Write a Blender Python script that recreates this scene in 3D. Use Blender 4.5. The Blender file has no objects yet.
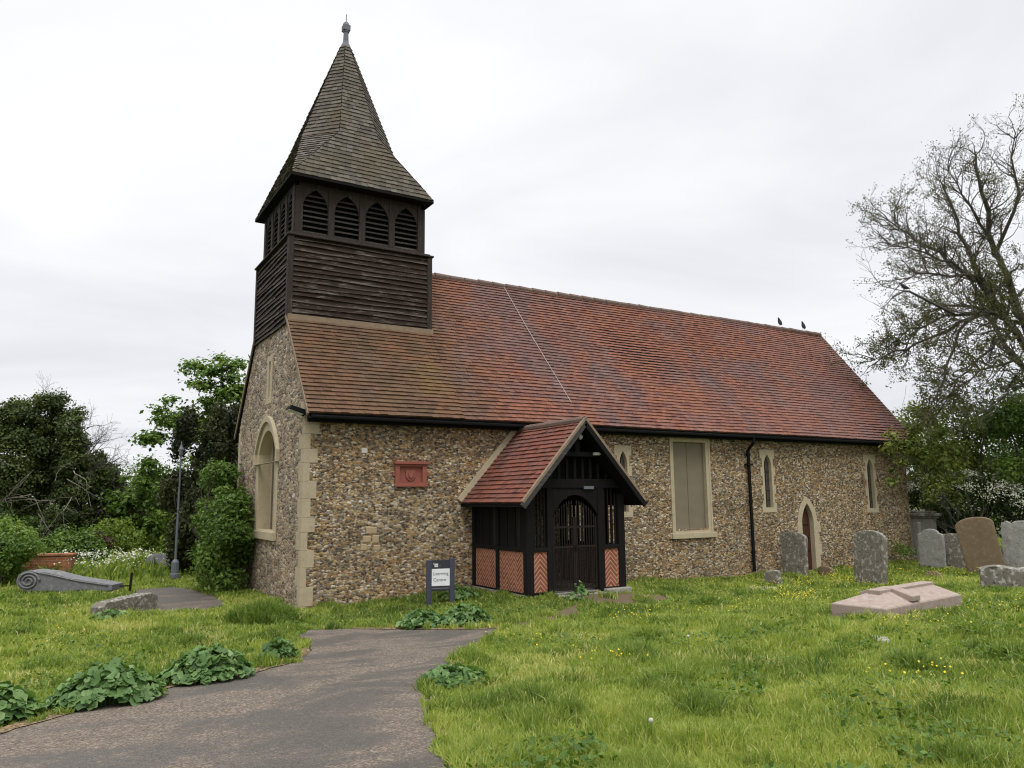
import bpy, bmesh, math, random
import numpy as np
from mathutils import Vector, Matrix
from mathutils.geometry import tessellate_polygon

S = bpy.context.scene
COL = S.collection
R = math.radians
random.seed(7)
RNG = np.random.default_rng(7)

# ------------------------------------------------------------------ camera
CAM = np.array([-4.38011249, -15.3766648, 2.1])
PITCH, YAW, ROLL, FPX = 0.147308661, 1.02855730, -0.00991084803, 768.491
h = Vector((math.cos(YAW), math.sin(YAW), 0)); up = Vector((0, 0, 1))
Fw = h * math.cos(PITCH) + up * math.sin(PITCH)
Rt = Fw.cross(up).normalized(); Up = Rt.cross(Fw)
R2 = Rt * math.cos(ROLL) + Up * math.sin(ROLL); U2 = Up * math.cos(ROLL) - Rt * math.sin(ROLL)
cd = bpy.data.cameras.new('camera'); cam = bpy.data.objects.new('camera', cd); COL.objects.link(cam)
cam.matrix_world = Matrix(((R2.x, U2.x, -Fw.x, CAM[0]), (R2.y, U2.y, -Fw.y, CAM[1]), (R2.z, U2.z, -Fw.z, CAM[2]), (0, 0, 0, 1)))
cd.sensor_width = 36; cd.lens = FPX / 1024 * 36; cd.clip_start = 0.1; cd.clip_end = 3000
S.camera = cam

# ------------------------------------------------------------------ world, sun, exposure
SUN_EL, SUN_AZ = R(56), R(246)          # direction towards the sun, azimuth counter-clockwise from +x
W = bpy.data.worlds.new('World'); S.world = W; W.use_nodes = True
nt = W.node_tree; nt.nodes.clear()
def wn(t, **k):
    n = nt.nodes.new(t)
    for a, b in k.items(): setattr(n, a, b)
    return n
out = wn('ShaderNodeOutputWorld'); bg = wn('ShaderNodeBackground'); bg.inputs['Strength'].default_value = 0.1
sky = wn('ShaderNodeTexSky', sky_type='NISHITA', sun_disc=False, sun_elevation=SUN_EL, sun_rotation=R(90) - SUN_AZ)
tc = wn('ShaderNodeTexCoord')
sep = wn('ShaderNodeSeparateXYZ'); nt.links.new(tc.outputs['Generated'], sep.inputs[0])
# cloud deck: direction projected on a flat layer overhead
zz = wn('ShaderNodeMath', operation='MAXIMUM'); nt.links.new(sep.outputs['Z'], zz.inputs[0]); zz.inputs[1].default_value = 0.0
za = wn('ShaderNodeMath', operation='ADD'); nt.links.new(zz.outputs[0], za.inputs[0]); za.inputs[1].default_value = 0.16
dv = wn('ShaderNodeVectorMath', operation='DIVIDE'); nt.links.new(tc.outputs['Generated'], dv.inputs[0])
cz = wn('ShaderNodeCombineXYZ')
for i in range(3): nt.links.new(za.outputs[0], cz.inputs[i])
nt.links.new(cz.outputs[0], dv.inputs[1])
n1 = wn('ShaderNodeTexNoise'); n1.inputs['Scale'].default_value = 0.9; n1.inputs['Detail'].default_value = 6; n1.inputs['Roughness'].default_value = 0.5
n1.inputs['Distortion'].default_value = 0.6
nt.links.new(dv.outputs[0], n1.inputs['Vector'])
cr = wn('ShaderNodeValToRGB')
cr.color_ramp.elements[0].position = 0.34; cr.color_ramp.elements[0].color = (0.745, 0.76, 0.805, 1)
cr.color_ramp.elements[1].position = 0.66; cr.color_ramp.elements[1].color = (0.955, 0.96, 0.985, 1)
nt.links.new(n1.outputs['Fac'], cr.inputs[0])
# the deck is far brighter overhead than low down, as under real overcast
mr = wn('ShaderNodeMapRange', interpolation_type='SMOOTHSTEP')
mr.inputs['From Min'].default_value = 0.58; mr.inputs['From Max'].default_value = 1.0
mr.inputs['To Min'].default_value = 9.7; mr.inputs['To Max'].default_value = 36.0
nt.links.new(sep.outputs['Z'], mr.inputs['Value'])
cl = wn('ShaderNodeVectorMath', operation='SCALE'); nt.links.new(cr.outputs[0], cl.inputs[0]); nt.links.new(mr.outputs[0], cl.inputs['Scale'])
hs = wn('ShaderNodeHueSaturation'); hs.inputs['Saturation'].default_value = 0.3; nt.links.new(sky.outputs[0], hs.inputs['Color'])
mx = wn('ShaderNodeMix', data_type='RGBA'); mx.inputs[0].default_value = 0.96
nt.links.new(hs.outputs[0], mx.inputs[6]); nt.links.new(cl.outputs[0], mx.inputs[7])
nt.links.new(mx.outputs[2], bg.inputs['Color']); nt.links.new(bg.outputs[0], out.inputs['Surface'])
sl = bpy.data.lights.new('sun', 'SUN'); sl.energy = 1.3; sl.angle = R(28); sl.color = (1, 0.97, 0.92)
so = bpy.data.objects.new('sun', sl); COL.objects.link(so)
sd = Vector((math.cos(SUN_EL) * math.cos(SUN_AZ), math.cos(SUN_EL) * math.sin(SUN_AZ), math.sin(SUN_EL)))
so.rotation_euler = sd.to_track_quat('Z', 'Y').to_euler(); so.location = (0, -20, 30)
S.view_settings.view_transform = 'Standard'; S.view_settings.look = 'None'
S.view_settings.exposure = 0.16; S.view_settings.gamma = 1; S.view_settings.use_curve_mapping = False
S.cycles.filter_width = 1.15; S.cycles.max_bounces = 6; S.cycles.diffuse_bounces = 3; S.cycles.transparent_max_bounces = 4

# ------------------------------------------------------------------ terrain
def ss(t): t = np.clip(t, 0, 1); return t * t * (3 - 2 * t)
def gz(x, y):
    x = np.asarray(x); y = np.asarray(y)
    return 0.5 * ss((-y - 1.5) / 13) - .05 * ss((y + 6) / 4) - .09 * ss((x - 8) / 4) * ss((y + 8) / 4) + 0.27 * np.exp(-((np.asarray(x) - 5.05) / 2.2) ** 2) * np.exp(-((np.asarray(y) + 1.5) / 2.2) ** 2)

def vnoise(x, y, s, seed=0):            # cheap smooth value noise, numpy
    x = np.asarray(x) / s + 1000.3 + seed * 17.7; y = np.asarray(y) / s + 1000.7 + seed * 9.1
    xi = np.floor(x).astype(np.int64); yi = np.floor(y).astype(np.int64); fx = x - xi; fy = y - yi
    fx = fx * fx * (3 - 2 * fx); fy = fy * fy * (3 - 2 * fy)
    def hh(a, b):
        n = (a * 374761393 + b * 668265263 + seed * 1442695) & 0x7fffffff
        n = ((n ^ (n >> 13)) * 1274126177) & 0x7fffffff
        return ((n ^ (n >> 16)) & 0xffff) / 65535.0
    return (hh(xi, yi) * (1 - fx) + hh(xi + 1, yi) * fx) * (1 - fy) + (hh(xi, yi + 1) * (1 - fx) + hh(xi + 1, yi + 1) * fx) * fy

# ------------------------------------------------------------------ object helpers
def link(o, parent=None):
    COL.objects.link(o)
    if parent is not None: o.parent = parent
    return o
def tag(o, label=None, cat=None, group=None, kind=None):
    if label: o['label'] = label
    if cat: o['category'] = cat
    if group: o['group'] = group
    if kind: o['kind'] = kind
    return o
def empty(name, loc=(0, 0, 0), rz=0):
    o = bpy.data.objects.new(name, None); o.location = loc; o.rotation_euler = (0, 0, rz); o.empty_display_size = 0.3
    return link(o)

class MB:
    def __init__(s): s.v = []; s.f = []; s.t = []
    def add(s, verts, faces, tint=0.5):
        b = len(s.v); s.v += [tuple(v) for v in verts]; s.f += [tuple(i + b for i in f) for f in faces]
        s.t += list(tint) if hasattr(tint, '__len__') else [tint] * len(verts)
    def box(s, x0, x1, y0, y1, z0, z1, tint=0.5, M=None):
        v = [Vector((x, y, z)) for z in (z0, z1) for y in (y0, y1) for x in (x0, x1)]
        if M: v = [M @ q for q in v]
        s.add(v, [(0, 2, 3, 1), (4, 5, 7, 6), (0, 1, 5, 4), (2, 6, 7, 3), (0, 4, 6, 2), (1, 3, 7, 5)], tint)
    def beam(s, a, b, w, d, upv=(0, 0, 1), tint=0.5):     # rectangular bar from a to b
        a = Vector(a); b = Vector(b); t = (b - a).normalized(); u = Vector(upv)
        if abs(t.dot(u)) > .95: u = Vector((0, 1, 0))
        sx = t.cross(u).normalized(); sy = sx.cross(t)
        v = [p + sx * i * w / 2 + sy * j * d / 2 for p in (a, b) for i, j in ((-1, -1), (1, -1), (1, 1), (-1, 1))]
        s.add(v, [(3, 2, 1, 0), (4, 5, 6, 7), (0, 1, 5, 4), (1, 2, 6, 5), (2, 3, 7, 6), (3, 0, 4, 7)], tint)
    def prism(s, pts, mp, n0, n1, tint=0.5):              # polygon (u,v) extruded n0..n1; mp(u,v,n)->xyz
        k = len(pts)
        a = [mp(u, v, n0) for u, v in pts]; b = [mp(u, v, n1) for u, v in pts]
        tri = tessellate_polygon([[Vector((u, v, 0)) for u, v in pts]])
        s.add(a + b, [tuple(t) for t in tri] + [tuple(i + k for i in t) for t in tri] + [(i, (i + 1) % k, k + (i + 1) % k, k + i) for i in range(k)], tint)
    def ring(s, outer, inner, mp, nf, nob, nib, tint=0.5):  # flat face between two outlines, edges running back to nob / nib
        o3 = [Vector((u, v, 0)) for u, v in outer]; i3 = [Vector((u, v, 0)) for u, v in inner]
        tri = tessellate_polygon([o3, i3]); no, ni = len(outer), len(inner)
        V = [mp(u, v, nf) for u, v in outer + inner] + [mp(u, v, nob) for u, v in outer] + [mp(u, v, nib) for u, v in inner]
        F = [tuple(t) for t in tri]
        m = no + ni
        F += [(i, (i + 1) % no, m + (i + 1) % no, m + i) for i in range(no)]
        F += [(no + i, no + (i + 1) % ni, m + no + (i + 1) % ni, m + no + i) for i in range(ni)]
        s.add(V, F, tint)
    def tube(s, pts, rad, sides=6, tint=0.5, cap=True):
        pts = [Vector(p) for p in pts]; n = len(pts); V = []; F = []
        for i, p in enumerate(pts):
            t = (pts[min(i + 1, n - 1)] - pts[max(i - 1, 0)]).normalized()
            a = t.cross(Vector((0.31, 0.17, 0.93))); a = a.normalized() if a.length > 1e-3 else Vector((1, 0, 0)); b = t.cross(a)
            r = rad[i] if hasattr(rad, '__len__') else rad
            for k in range(sides):
                w = 2 * math.pi * k / sides; V.append(p + a * math.cos(w) * r + b * math.sin(w) * r)
        for i in range(n - 1):
            for k in range(sides):
                F.append((i * sides + k, i * sides + (k + 1) % sides, (i + 1) * sides + (k + 1) % sides, (i + 1) * sides + k))
        if cap: F += [tuple(range(sides)), tuple((n - 1) * sides + k for k in range(sides))]
        s.add(V, F, tint)
    def lathe(s, prof, c=(0, 0, 0), sides=16, tint=0.5):
        c = Vector(c); V = []; F = []; n = len(prof)
        for r, z in prof:
            for k in range(sides):
                w = 2 * math.pi * k / sides; V.append(c + Vector((r * math.cos(w), r * math.sin(w), z)))
        for i in range(n - 1):
            for k in range(sides):
                F.append((i * sides + k, i * sides + (k + 1) % sides, (i + 1) * sides + (k + 1) % sides, (i + 1) * sides + k))
        F += [tuple(range(sides)), tuple((n - 1) * sides + k for k in range(sides))]
        s.add(V, F, tint)
    def build(s, name, mat, parent=None, bevel=0, smooth=False, recalc=True, seg=2):
        me = bpy.data.meshes.new(name); me.from_pydata(s.v, [], s.f)
        at = me.attributes.new('tint', 'FLOAT', 'POINT'); at.data.foreach_set('value', np.array(s.t, dtype=np.float32))
        if recalc:
            bm = bmesh.new(); bm.from_mesh(me); bmesh.ops.recalc_face_normals(bm, faces=bm.faces); bm.to_mesh(me); bm.free()
        if smooth: me.polygons.foreach_set('use_smooth', [True] * len(me.polygons))
        me.materials.append(mat); o = link(bpy.data.objects.new(name, me), parent)
        if bevel:
            m = o.modifiers.new('bevel', 'BEVEL'); m.width = bevel; m.segments = seg; m.limit_method = 'ANGLE'; m.angle_limit = R(40)
        return o

def mesh_np(name, V, Q=None, T=None, tint=None, mat=None, parent=None, smooth=False):
    me = bpy.data.meshes.new(name); nv = len(V)
    me.vertices.add(nv); me.vertices.foreach_set('co', np.ascontiguousarray(V, dtype=np.float32).ravel())
    nq = 0 if Q is None else len(Q); ntr = 0 if T is None else len(T)
    idx = []
    if nq: idx.append(np.asarray(Q).ravel())
    if ntr: idx.append(np.asarray(T).ravel())
    idx = np.concatenate(idx).astype(np.int32)
    me.loops.add(len(idx)); me.loops.foreach_set('vertex_index', idx)
    me.polygons.add(nq + ntr)
    me.polygons.foreach_set('loop_start', np.concatenate([np.arange(nq) * 4, nq * 4 + np.arange(ntr) * 3]).astype(np.int32))
    me.update(calc_edges=True)
    if smooth: me.polygons.foreach_set('use_smooth', np.ones(nq + ntr, dtype=bool))
    if tint is not None:
        at = me.attributes.new('tint', 'FLOAT', 'POINT'); at.data.foreach_set('value', np.asarray(tint, dtype=np.float32))
    if mat: me.materials.append(mat)
    return link(bpy.data.objects.new(name, me), parent)

# ------------------------------------------------------------------ material helpers
class NM:
    def __init__(s, name):
        s.m = bpy.data.materials.new(name); s.m.use_nodes = True; s.t = s.m.node_tree
        s.b = s.t.nodes['Principled BSDF']; s.o = s.t.nodes['Material Output']
        s.b.inputs['Roughness'].default_value = 0.85; s.b.inputs['Specular IOR Level'].default_value = 0.25
        s._tc = None
    def n(s, t, ins=None, **k):
        n = s.t.nodes.new(t)
        for a, b in k.items(): setattr(n, a, b)
        for a, b in (ins or {}).items():
            if hasattr(b, 'is_output'): s.t.links.new(b, n.inputs[a])
            else: n.inputs[a].default_value = b
        return n
    def L(s, a, b): s.t.links.new(a, b)
    @property
    def P(s):
        if s._tc is None: s._tc = s.n('ShaderNodeTexCoord')
        return s._tc.outputs['Object']
    def map(s, scale=(1, 1, 1), rot=(0, 0, 0)): return s.n('ShaderNodeMapping', {'Vector': s.P, 'Scale': scale, 'Rotation': rot}).outputs[0]
    def noise(s, scale, detail=4, rough=.55, vec=None, dist=0, col=False):
        n = s.n('ShaderNodeTexNoise', {'Vector': vec or s.P, 'Scale': scale, 'Detail': detail, 'Roughness': rough, 'Distortion': dist})
        return n.outputs['Color' if col else 'Fac']
    def ramp(s, fac, stops, const=False):
        n = s.n('ShaderNodeValToRGB', {0: fac}); cr = n.color_ramp
        if const: cr.interpolation = 'CONSTANT'
        while len(cr.elements) < len(stops): cr.elements.new(0.5)
        for e, (p, c) in zip(cr.elements, stops):
            e.position = p; e.color = (*c, 1) if hasattr(c, '__len__') else (c, c, c, 1)
        return n.outputs[0]
    def mix(s, f, a, b, mode='MIX'):
        n = s.n('ShaderNodeMix', data_type='RGBA', blend_type=mode)
        for i, v in ((0, f), (6, a), (7, b)):
            if hasattr(v, 'is_output'): s.L(v, n.inputs[i])
            else: n.inputs[i].default_value = (*v, 1) if hasattr(v, '__len__') else v
        return n.outputs[2]
    def math(s, op, a, b=0.0, c=0.0):
        n = s.n('ShaderNodeMath', operation=op)
        for i, v in enumerate((a, b, c)):
            if hasattr(v, 'is_output'): s.L(v, n.inputs[i])
            else: n.inputs[i].default_value = v
        return n.outputs[0]
    def tint(s): return s.n('ShaderNodeAttribute', attribute_name='tint').outputs['Fac']
    def bump(s, hgt, strength=.5, dist=.01, prev=None):
        n = s.n('ShaderNodeBump', {'Height': hgt, 'Strength': strength, 'Distance': dist})
        if prev is not None: s.L(prev, n.inputs['Normal'])
        s.L(n.outputs[0], s.b.inputs['Normal']); return n.outputs[0]
    def col(s, c):
        if hasattr(c, 'is_output'): s.L(c, s.b.inputs['Base Color'])
        else: s.b.inputs['Base Color'].default_value = (*c, 1)
        return s

def flint(name, scale, ramp, mortar, mw, stretch=1.45, ochre=.35, sy=1.):
    k = NM(name)
    warp = k.noise(9, 3, col=True)
    v = k.n('ShaderNodeVectorMath', {0: k.map((1, sy, stretch)), 1: k.n('ShaderNodeVectorMath', {0: warp, 'Scale': .11}, operation='SCALE').outputs[0]}, operation='ADD').outputs[0]
    def cells(sc):
        a = k.n('ShaderNodeTexVoronoi', {'Vector': v, 'Scale': sc, 'Randomness': .95}, feature='F1')
        b = k.n('ShaderNodeTexVoronoi', {'Vector': v, 'Scale': sc, 'Randomness': .95}, feature='DISTANCE_TO_EDGE')
        return k.n('ShaderNodeSeparateColor', {0: a.outputs['Color']}), b.outputs['Distance']
    c, d = cells(scale)
    stone = k.ramp(c.outputs[0], ramp, True)
    stone = k.mix(k.math('MULTIPLY', c.outputs[1], .6), stone, k.mix(.5, stone, (.055, .04, .03)))
    # chipped white rinds and mottling inside each flint
    stone = k.mix(k.ramp(k.noise(45, 3), [(.52, 0.), (.7, .45)]), stone, (.42, .36, .27))
    stone = k.mix(k.ramp(k.noise(.9, 3, dist=.6), [(.42, 0.), (.62, ochre)]), stone, k.mix(1, stone, (1.25, .86, .5), 'MULTIPLY'))
    m = k.mix(k.noise(9, 3), mortar, tuple(q * .62 for q in mortar)); m = k.mix(k.ramp(k.noise(17, 3), [(.5, 0.), (.62, .85)]), m, (.05, .038, .028))  # second mix paints dark shadow gaps between the stones into the mortar colour
    fac = k.ramp(d, [(mw * .5, 0.), (mw, 1.)])
    col = k.mix(fac, m, stone)
    big = k.ramp(k.noise(1.3, 4, dist=.4), [(.3, .88), (.7, 1.26)])
    col = k.mix(1, col, big, 'MULTIPLY')
    k.col(col)
    k.L(k.ramp(c.outputs[2], [(0, .35), (.35, .8), (1, .95)]), k.b.inputs['Roughness'])
    hgt = k.math('ADD', k.ramp(d, [(0, 0.), (.06, .75), (.25, 1.)]), k.math('MULTIPLY', c.outputs[2], .8))
    n = k.bump(hgt, .9, .022)
    k.bump(k.noise(70, 3), .35, .006, n)
    return k.m

M = {}
M['flint'] = flint('flint_rubble', 13.5, [(0, (.045, .036, .028)), (.12, (.20, .12, .05)), (.24, (.37, .235, .09)), (.36, (.14, .11, .082)), (.46, (.47, .36, .20)), (.58, (.25, .225, .19)), (.67, (.54, .46, .33)), (.77, (.07, .055, .042)), (.87, (.60, .55, .46)), (.93, (.28, .145, .06))], (.45, .35, .215), .10, 1.85, .25)
M['flint_gable'] = flint('flint_gable', 10.0, [(0, (.045, .036, .028)), (.18, (.17, .115, .065)), (.38, (.30, .215, .135)), (.52, (.10, .076, .056)), (.64, (.36, .285, .19)), (.82, (.20, .155, .105)), (.91, (.54, .47, .37))], (.52, .42, .31), .13, 1.5, .2, .55)

def stone_mat(name, a, b, dark=(.2, .17, .12), lich=0., scale=3.):
    k = NM(name)
    c = k.mix(k.noise(scale, 5), a, b)
    c = k.mix(k.ramp(k.noise(scale * 2.3, 6, .65), [(.55, 0.), (.75, .55)]), c, dark)
    if lich:
        c = k.mix(k.ramp(k.noise(9, 5, .6), [(.52, 0.), (.6, lich)]), c, (.42, .41, .36))
        c = k.mix(k.ramp(k.noise(14, 4, .6, dist=1), [(.56, 0.), (.63, lich)]), c, (.035, .032, .026))
        c = k.mix(k.ramp(k.noise(5, 4), [(.6, 0.), (.75, lich * .6)]), c, (.2, .17, .06))
    k.col(c); n = k.bump(k.noise(scale * 12, 5, .65), .5, .012)
    k.bump(k.noise(scale * 2, 3), .4, .02, n)
    return k.m
M['dressing'] = stone_mat('limestone_dressing', (.48, .405, .275), (.37, .31, .205), (.23, .19, .13), .1)
M['headstone'] = stone_mat('grey_headstone', (.20, .18, .145), (.13, .118, .092), (.08, .07, .05), .7, 2.2)
M['headstone_brown'] = stone_mat('brown_headstone', (.20, .145, .085), (.145, .10, .058), (.085, .06, .035), .12, 2.)
M['headstone_pale'] = stone_mat('pale_headstone', (.30, .29, .26), (.21, .205, .18), (.13, .12, .09), .35)
M['granite'] = stone_mat('pink_granite', (.35, .275, .235), (.27, .205, .17), (.17, .13, .105), .22, 5.)
M['slab_grey'] = stone_mat('grey_slab', (.17, .17, .175), (.13, .13, .135), (.08, .08, .08), .2)
M['concrete'] = stone_mat('worn_concrete', (.32, .30, .26), (.22, .2, .17), (.12, .11, .09), .3)
M['terracotta'] = stone_mat('red_terracotta', (.30, .105, .075), (.25, .08, .06), (.16, .06, .045), 0, 5.)
M['verge'] = stone_mat('verge_mortar', (.27, .205, .14), (.18, .13, .085), (.10, .075, .055), 0, 5.)
M['dressing_worn'] = stone_mat('worn_quoin_stone', (.47, .39, .265), (.33, .27, .18), (.20, .165, .11), .12, 4.)
M['patch'] = stone_mat('patch_stone', (.42, .33, .2), (.34, .26, .15), (.25, .18, .1), 0, 5.)
M['lead'] = stone_mat('lead', (.17, .18, .205), (.13, .135, .15), (.08, .08, .09), 0, 4.)

def tile_mat(name, ramp, age=1., moss=True):
    k = NM(name); t = k.tint()
    c = k.ramp(t, ramp)
    c = k.mix(k.ramp(k.noise(40, 4), [(.4, 0.), (.75, .45)]), c, (.09, .05, .042))
    c = k.mix(k.ramp(k.noise(.55, 4, .6, dist=.5), [(.46, 0.), (.64, .8 * age)]), c, k.mix(t, (.09, .06, .056), (.135, .083, .076)))
    c = k.mix(k.ramp(k.noise(1.6, 5, .6), [(.55, 0.), (.72, .5 * age)]), c, (.19, .13, .115))
    if moss:
        sx = k.n('ShaderNodeSeparateXYZ', {0: k.P})
        edge = k.math('ADD', sx.outputs[0], k.math('MULTIPLY', k.noise(.8, 3), 2.6))
        f = k.ramp(k.math('DIVIDE', edge, 10.), [(.42, 1.), (.66, 0.)])
        c = k.mix(k.math('MULTIPLY', f, k.ramp(k.noise(2.2, 5, .7), [(.25, .45), (.7, .95)])), c, k.mix(k.noise(5, 3), k.mix(t, (.055, .036, .02), (.085, .053, .027)), k.mix(t, (.085, .056, .024), (.13, .083, .034))))
        # mustard lichen patch where rain runs off the turret's corner
        dx = k.math('DIVIDE', k.math('SUBTRACT', sx.outputs[0], 3.0), .8); dz = k.math('DIVIDE', k.math('SUBTRACT', sx.outputs[2], 4.8), .85)
        rr = k.math('ADD', k.math('MULTIPLY', dx, dx), k.math('MULTIPLY', dz, dz))
        f2 = k.math('MULTIPLY', k.ramp(k.math('ADD', rr, k.math('MULTIPLY', k.noise(1.8, 4), .9)), [(.3, .8), (1.25, 0.)]), k.ramp(k.noise(4, 4), [(.35, .2), (.6, 1.)]))
        c = k.mix(f2, c, (.155, .092, .026))
        # paler bloom on the lower courses towards the east end
        f3 = k.math('MULTIPLY', k.ramp(k.math('DIVIDE', k.math('ADD', sx.outputs[0], k.math('MULTIPLY', sx.outputs[2], -1.8)), 20.), [(-.05 + .1, 0.), (.6, .6)]), k.ramp(k.noise(1.1, 4), [(.3, .3), (.65, 1.)]))
        c = k.mix(f3, c, (.2, .12, .11))
    k.col(c); k.bump(k.noise(60, 4), .5, .006); k.b.inputs['Roughness'].default_value = .8
    return k.m
RED = [(0, (.125, .046, .035)), (.25, (.195, .072, .04)), (.5, (.235, .09, .047)), (.75, (.205, .08, .047)), (.93, (.15, .064, .052)), (1, (.255, .09, .055))]
M['tile'] = tile_mat('clay_tile', RED)
M['tile_porch'] = tile_mat('clay_tile_porch', [(0, (.10, .036, .025)), (.3, (.17, .052, .031)), (.7, (.21, .066, .038)), (1, (.145, .058, .042))], .6, False)
M['ridge'] = tile_mat('ridge_tile', [(0, (.13, .095, .075)), (1, (.18, .12, .09))], .5, False)
k = NM('oak_shingle'); t = k.tint()
c = k.ramp(t, [(0, (.068, .058, .046)), (.5, (.098, .085, .068)), (1, (.14, .123, .10))])
c = k.mix(k.ramp(k.noise(1.0, 4), [(.45, 0.), (.65, .55)]), c, (.105, .088, .045))
c = k.mix(k.ramp(k.noise(25, 4, vec=k.map((1, 1, .2))), [(.5, 0.), (.7, .5)]), c, (.06, .05, .04)); k.col(c); k.bump(k.noise(50, 4, vec=k.map((1, 1, .15))), .5, .006); M['shingle'] = k.m

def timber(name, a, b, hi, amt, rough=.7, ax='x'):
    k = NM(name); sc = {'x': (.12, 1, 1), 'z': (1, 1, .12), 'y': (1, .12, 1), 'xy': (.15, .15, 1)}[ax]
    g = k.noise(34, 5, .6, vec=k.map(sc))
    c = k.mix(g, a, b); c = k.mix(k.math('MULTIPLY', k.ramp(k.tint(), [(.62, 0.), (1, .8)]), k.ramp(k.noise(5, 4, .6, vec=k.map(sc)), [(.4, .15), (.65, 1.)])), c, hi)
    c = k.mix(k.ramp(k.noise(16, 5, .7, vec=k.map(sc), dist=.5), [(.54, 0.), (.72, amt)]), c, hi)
    k.col(c); k.bump(g, .6, .008); k.b.inputs['Roughness'].default_value = max(rough, .75); k.b.inputs['Specular IOR Level'].default_value = .12
    return k.m
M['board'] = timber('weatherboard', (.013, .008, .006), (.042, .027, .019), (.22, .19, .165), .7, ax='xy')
M['board_post'] = timber('turret_post', (.022, .017, .014), (.055, .043, .036), (.13, .11, .10), .5, ax='z')
M['louvre'] = timber('louvre_wood', (.03, .025, .022), (.065, .055, .048), (.18, .17, .155), .5, ax='xy')
M['black_timber'] = timber('black_timber', (.006, .0055, .005), (.013, .012, .011), (.04, .037, .034), .25, .85, ax='z')
M['barge'] = timber('barge_board', (.03, .028, .026), (.07, .066, .06), (.17, .165, .15), .5, ax='xy')
M['door'] = timber('door_wood', (.05, .022, .014), (.085, .037, .023), (.12, .07, .05), .3, ax='z')
def plain(name, c, rough=.5, metal=0, spec=.4):
    k = NM(name); k.col(k.mix(k.noise(12, 4), tuple(q * .82 for q in c), tuple(min(1, q * 1.12) for q in c)))
    k.b.inputs['Roughness'].default_value = rough; k.b.inputs['Metallic'].default_value = metal; k.b.inputs['Specular IOR Level'].default_value = spec
    return k.m
M['iron'] = plain('black_iron', (.02, .015, .013), .75, 0, .15)
M['gutter'] = plain('black_gutter', (.007, .007, .0075), .8, 0, .15)
M['navy'] = plain('slate_blue_paint', (.047, .05, .075), .5)
M['navy_panel'] = plain('dark_grey_panel', (.03, .031, .036), .45)
M['white'] = plain('white_paint', (.72, .73, .74), .5)
M['white_flint'] = plain('white_flint', (.62, .58, .52), .7)
M['ink'] = plain('grey_lettering', (.10, .10, .105), .6)
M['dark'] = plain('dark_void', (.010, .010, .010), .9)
M['glass'] = plain('old_glass', (.06, .054, .045), .22, 0, .5)
M['copper'] = plain('pale_conductor_tape', (.42, .36, .32), .7)
M['lamp_white'] = plain('white_plastic', (.75, .75, .73), .4)
M['bird_grey'] = plain('pigeon_feathers', (.10, .11, .13), .7)
M['bird_dark'] = plain('dark_feathers', (.03, .03, .035), .7)
M['beak'] = plain('beak', (.15, .1, .06), .6)
# protective mesh screen in the big window
k = NM('window_screen'); w = k.n('ShaderNodeTexWave', {'Vector': k.P, 'Scale': 11., 'Distortion': .0}, bands_direction='Z', wave_type='BANDS').outputs['Fac']
k.col(k.mix(k.math('MULTIPLY', w, .35), k.mix(k.noise(2, 4), (.175, .15, .105), (.24, .20, .135)), (.12, .10, .072))); k.bump(w, .3, .004); M['screen'] = k.m
# herringbone brick nogging: chevrons of brick on edge with lime joints
def chevron(name, cw, sl, pitch):
  k = NM(name); sx = k.n('ShaderNodeSeparateXYZ', {0: k.P})
  u = k.math('ADD', sx.outputs[0], 0.)
  tri = k.math('PINGPONG', u, cw); vv = k.math('ADD', sx.outputs[2], k.math('MULTIPLY', tri, -sl))
  row = k.math('FRACT', k.math('DIVIDE', vv, pitch)); col_id = k.math('FLOOR', k.math('DIVIDE', u, cw)); rid = k.math('FLOOR', k.math('DIVIDE', vv, pitch))
  j1 = k.math('LESS_THAN', row, .22); fu = k.math('FRACT', k.math('DIVIDE', u, cw)); j2 = k.math('LESS_THAN', k.math('PINGPONG', fu, .5), .07)
  jm = j1
  wn_ = k.n('ShaderNodeTexWhiteNoise', {'Vector': k.n('ShaderNodeCombineXYZ', {0: col_id, 1: rid}).outputs[0]}, noise_dimensions='3D').outputs['Value']
  bc = k.ramp(wn_, [(0, (.20, .06, .036)), (.5, (.28, .085, .048)), (1, (.34, .115, .065))])
  bc = k.mix(k.ramp(k.noise(4, 4), [(.5, 0.), (.75, .4)]), bc, (.13, .06, .045))
  k.col(k.mix(jm, bc, k.mix(k.noise(20, 3), (.5, .40, .27), (.36, .27, .18)))); k.bump(k.math('SUBTRACT', 1., jm), .7, .008); M[name] = k.m
chevron('chevron', .135, 1.1, .095); chevron('chevron_wide', .1625, 1.1, .10)
k = NM('orange_brick'); b = k.n('ShaderNodeTexBrick', {'Vector': k.map((1, 1, 1), (R(90), 0, 0)), 'Color1': (.33, .12, .05, 1), 'Color2': (.24, .085, .04, 1), 'Mortar': (.26, .2, .14, 1), 'Scale': 1., 'Mortar Size': .006, 'Brick Width': .225, 'Row Height': .075})
k.col(k.mix(k.ramp(k.noise(3, 4), [(.5, 0.), (.7, .7)]), b.outputs['Color'], (.07, .06, .03))); M['brick'] = k.m

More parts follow.
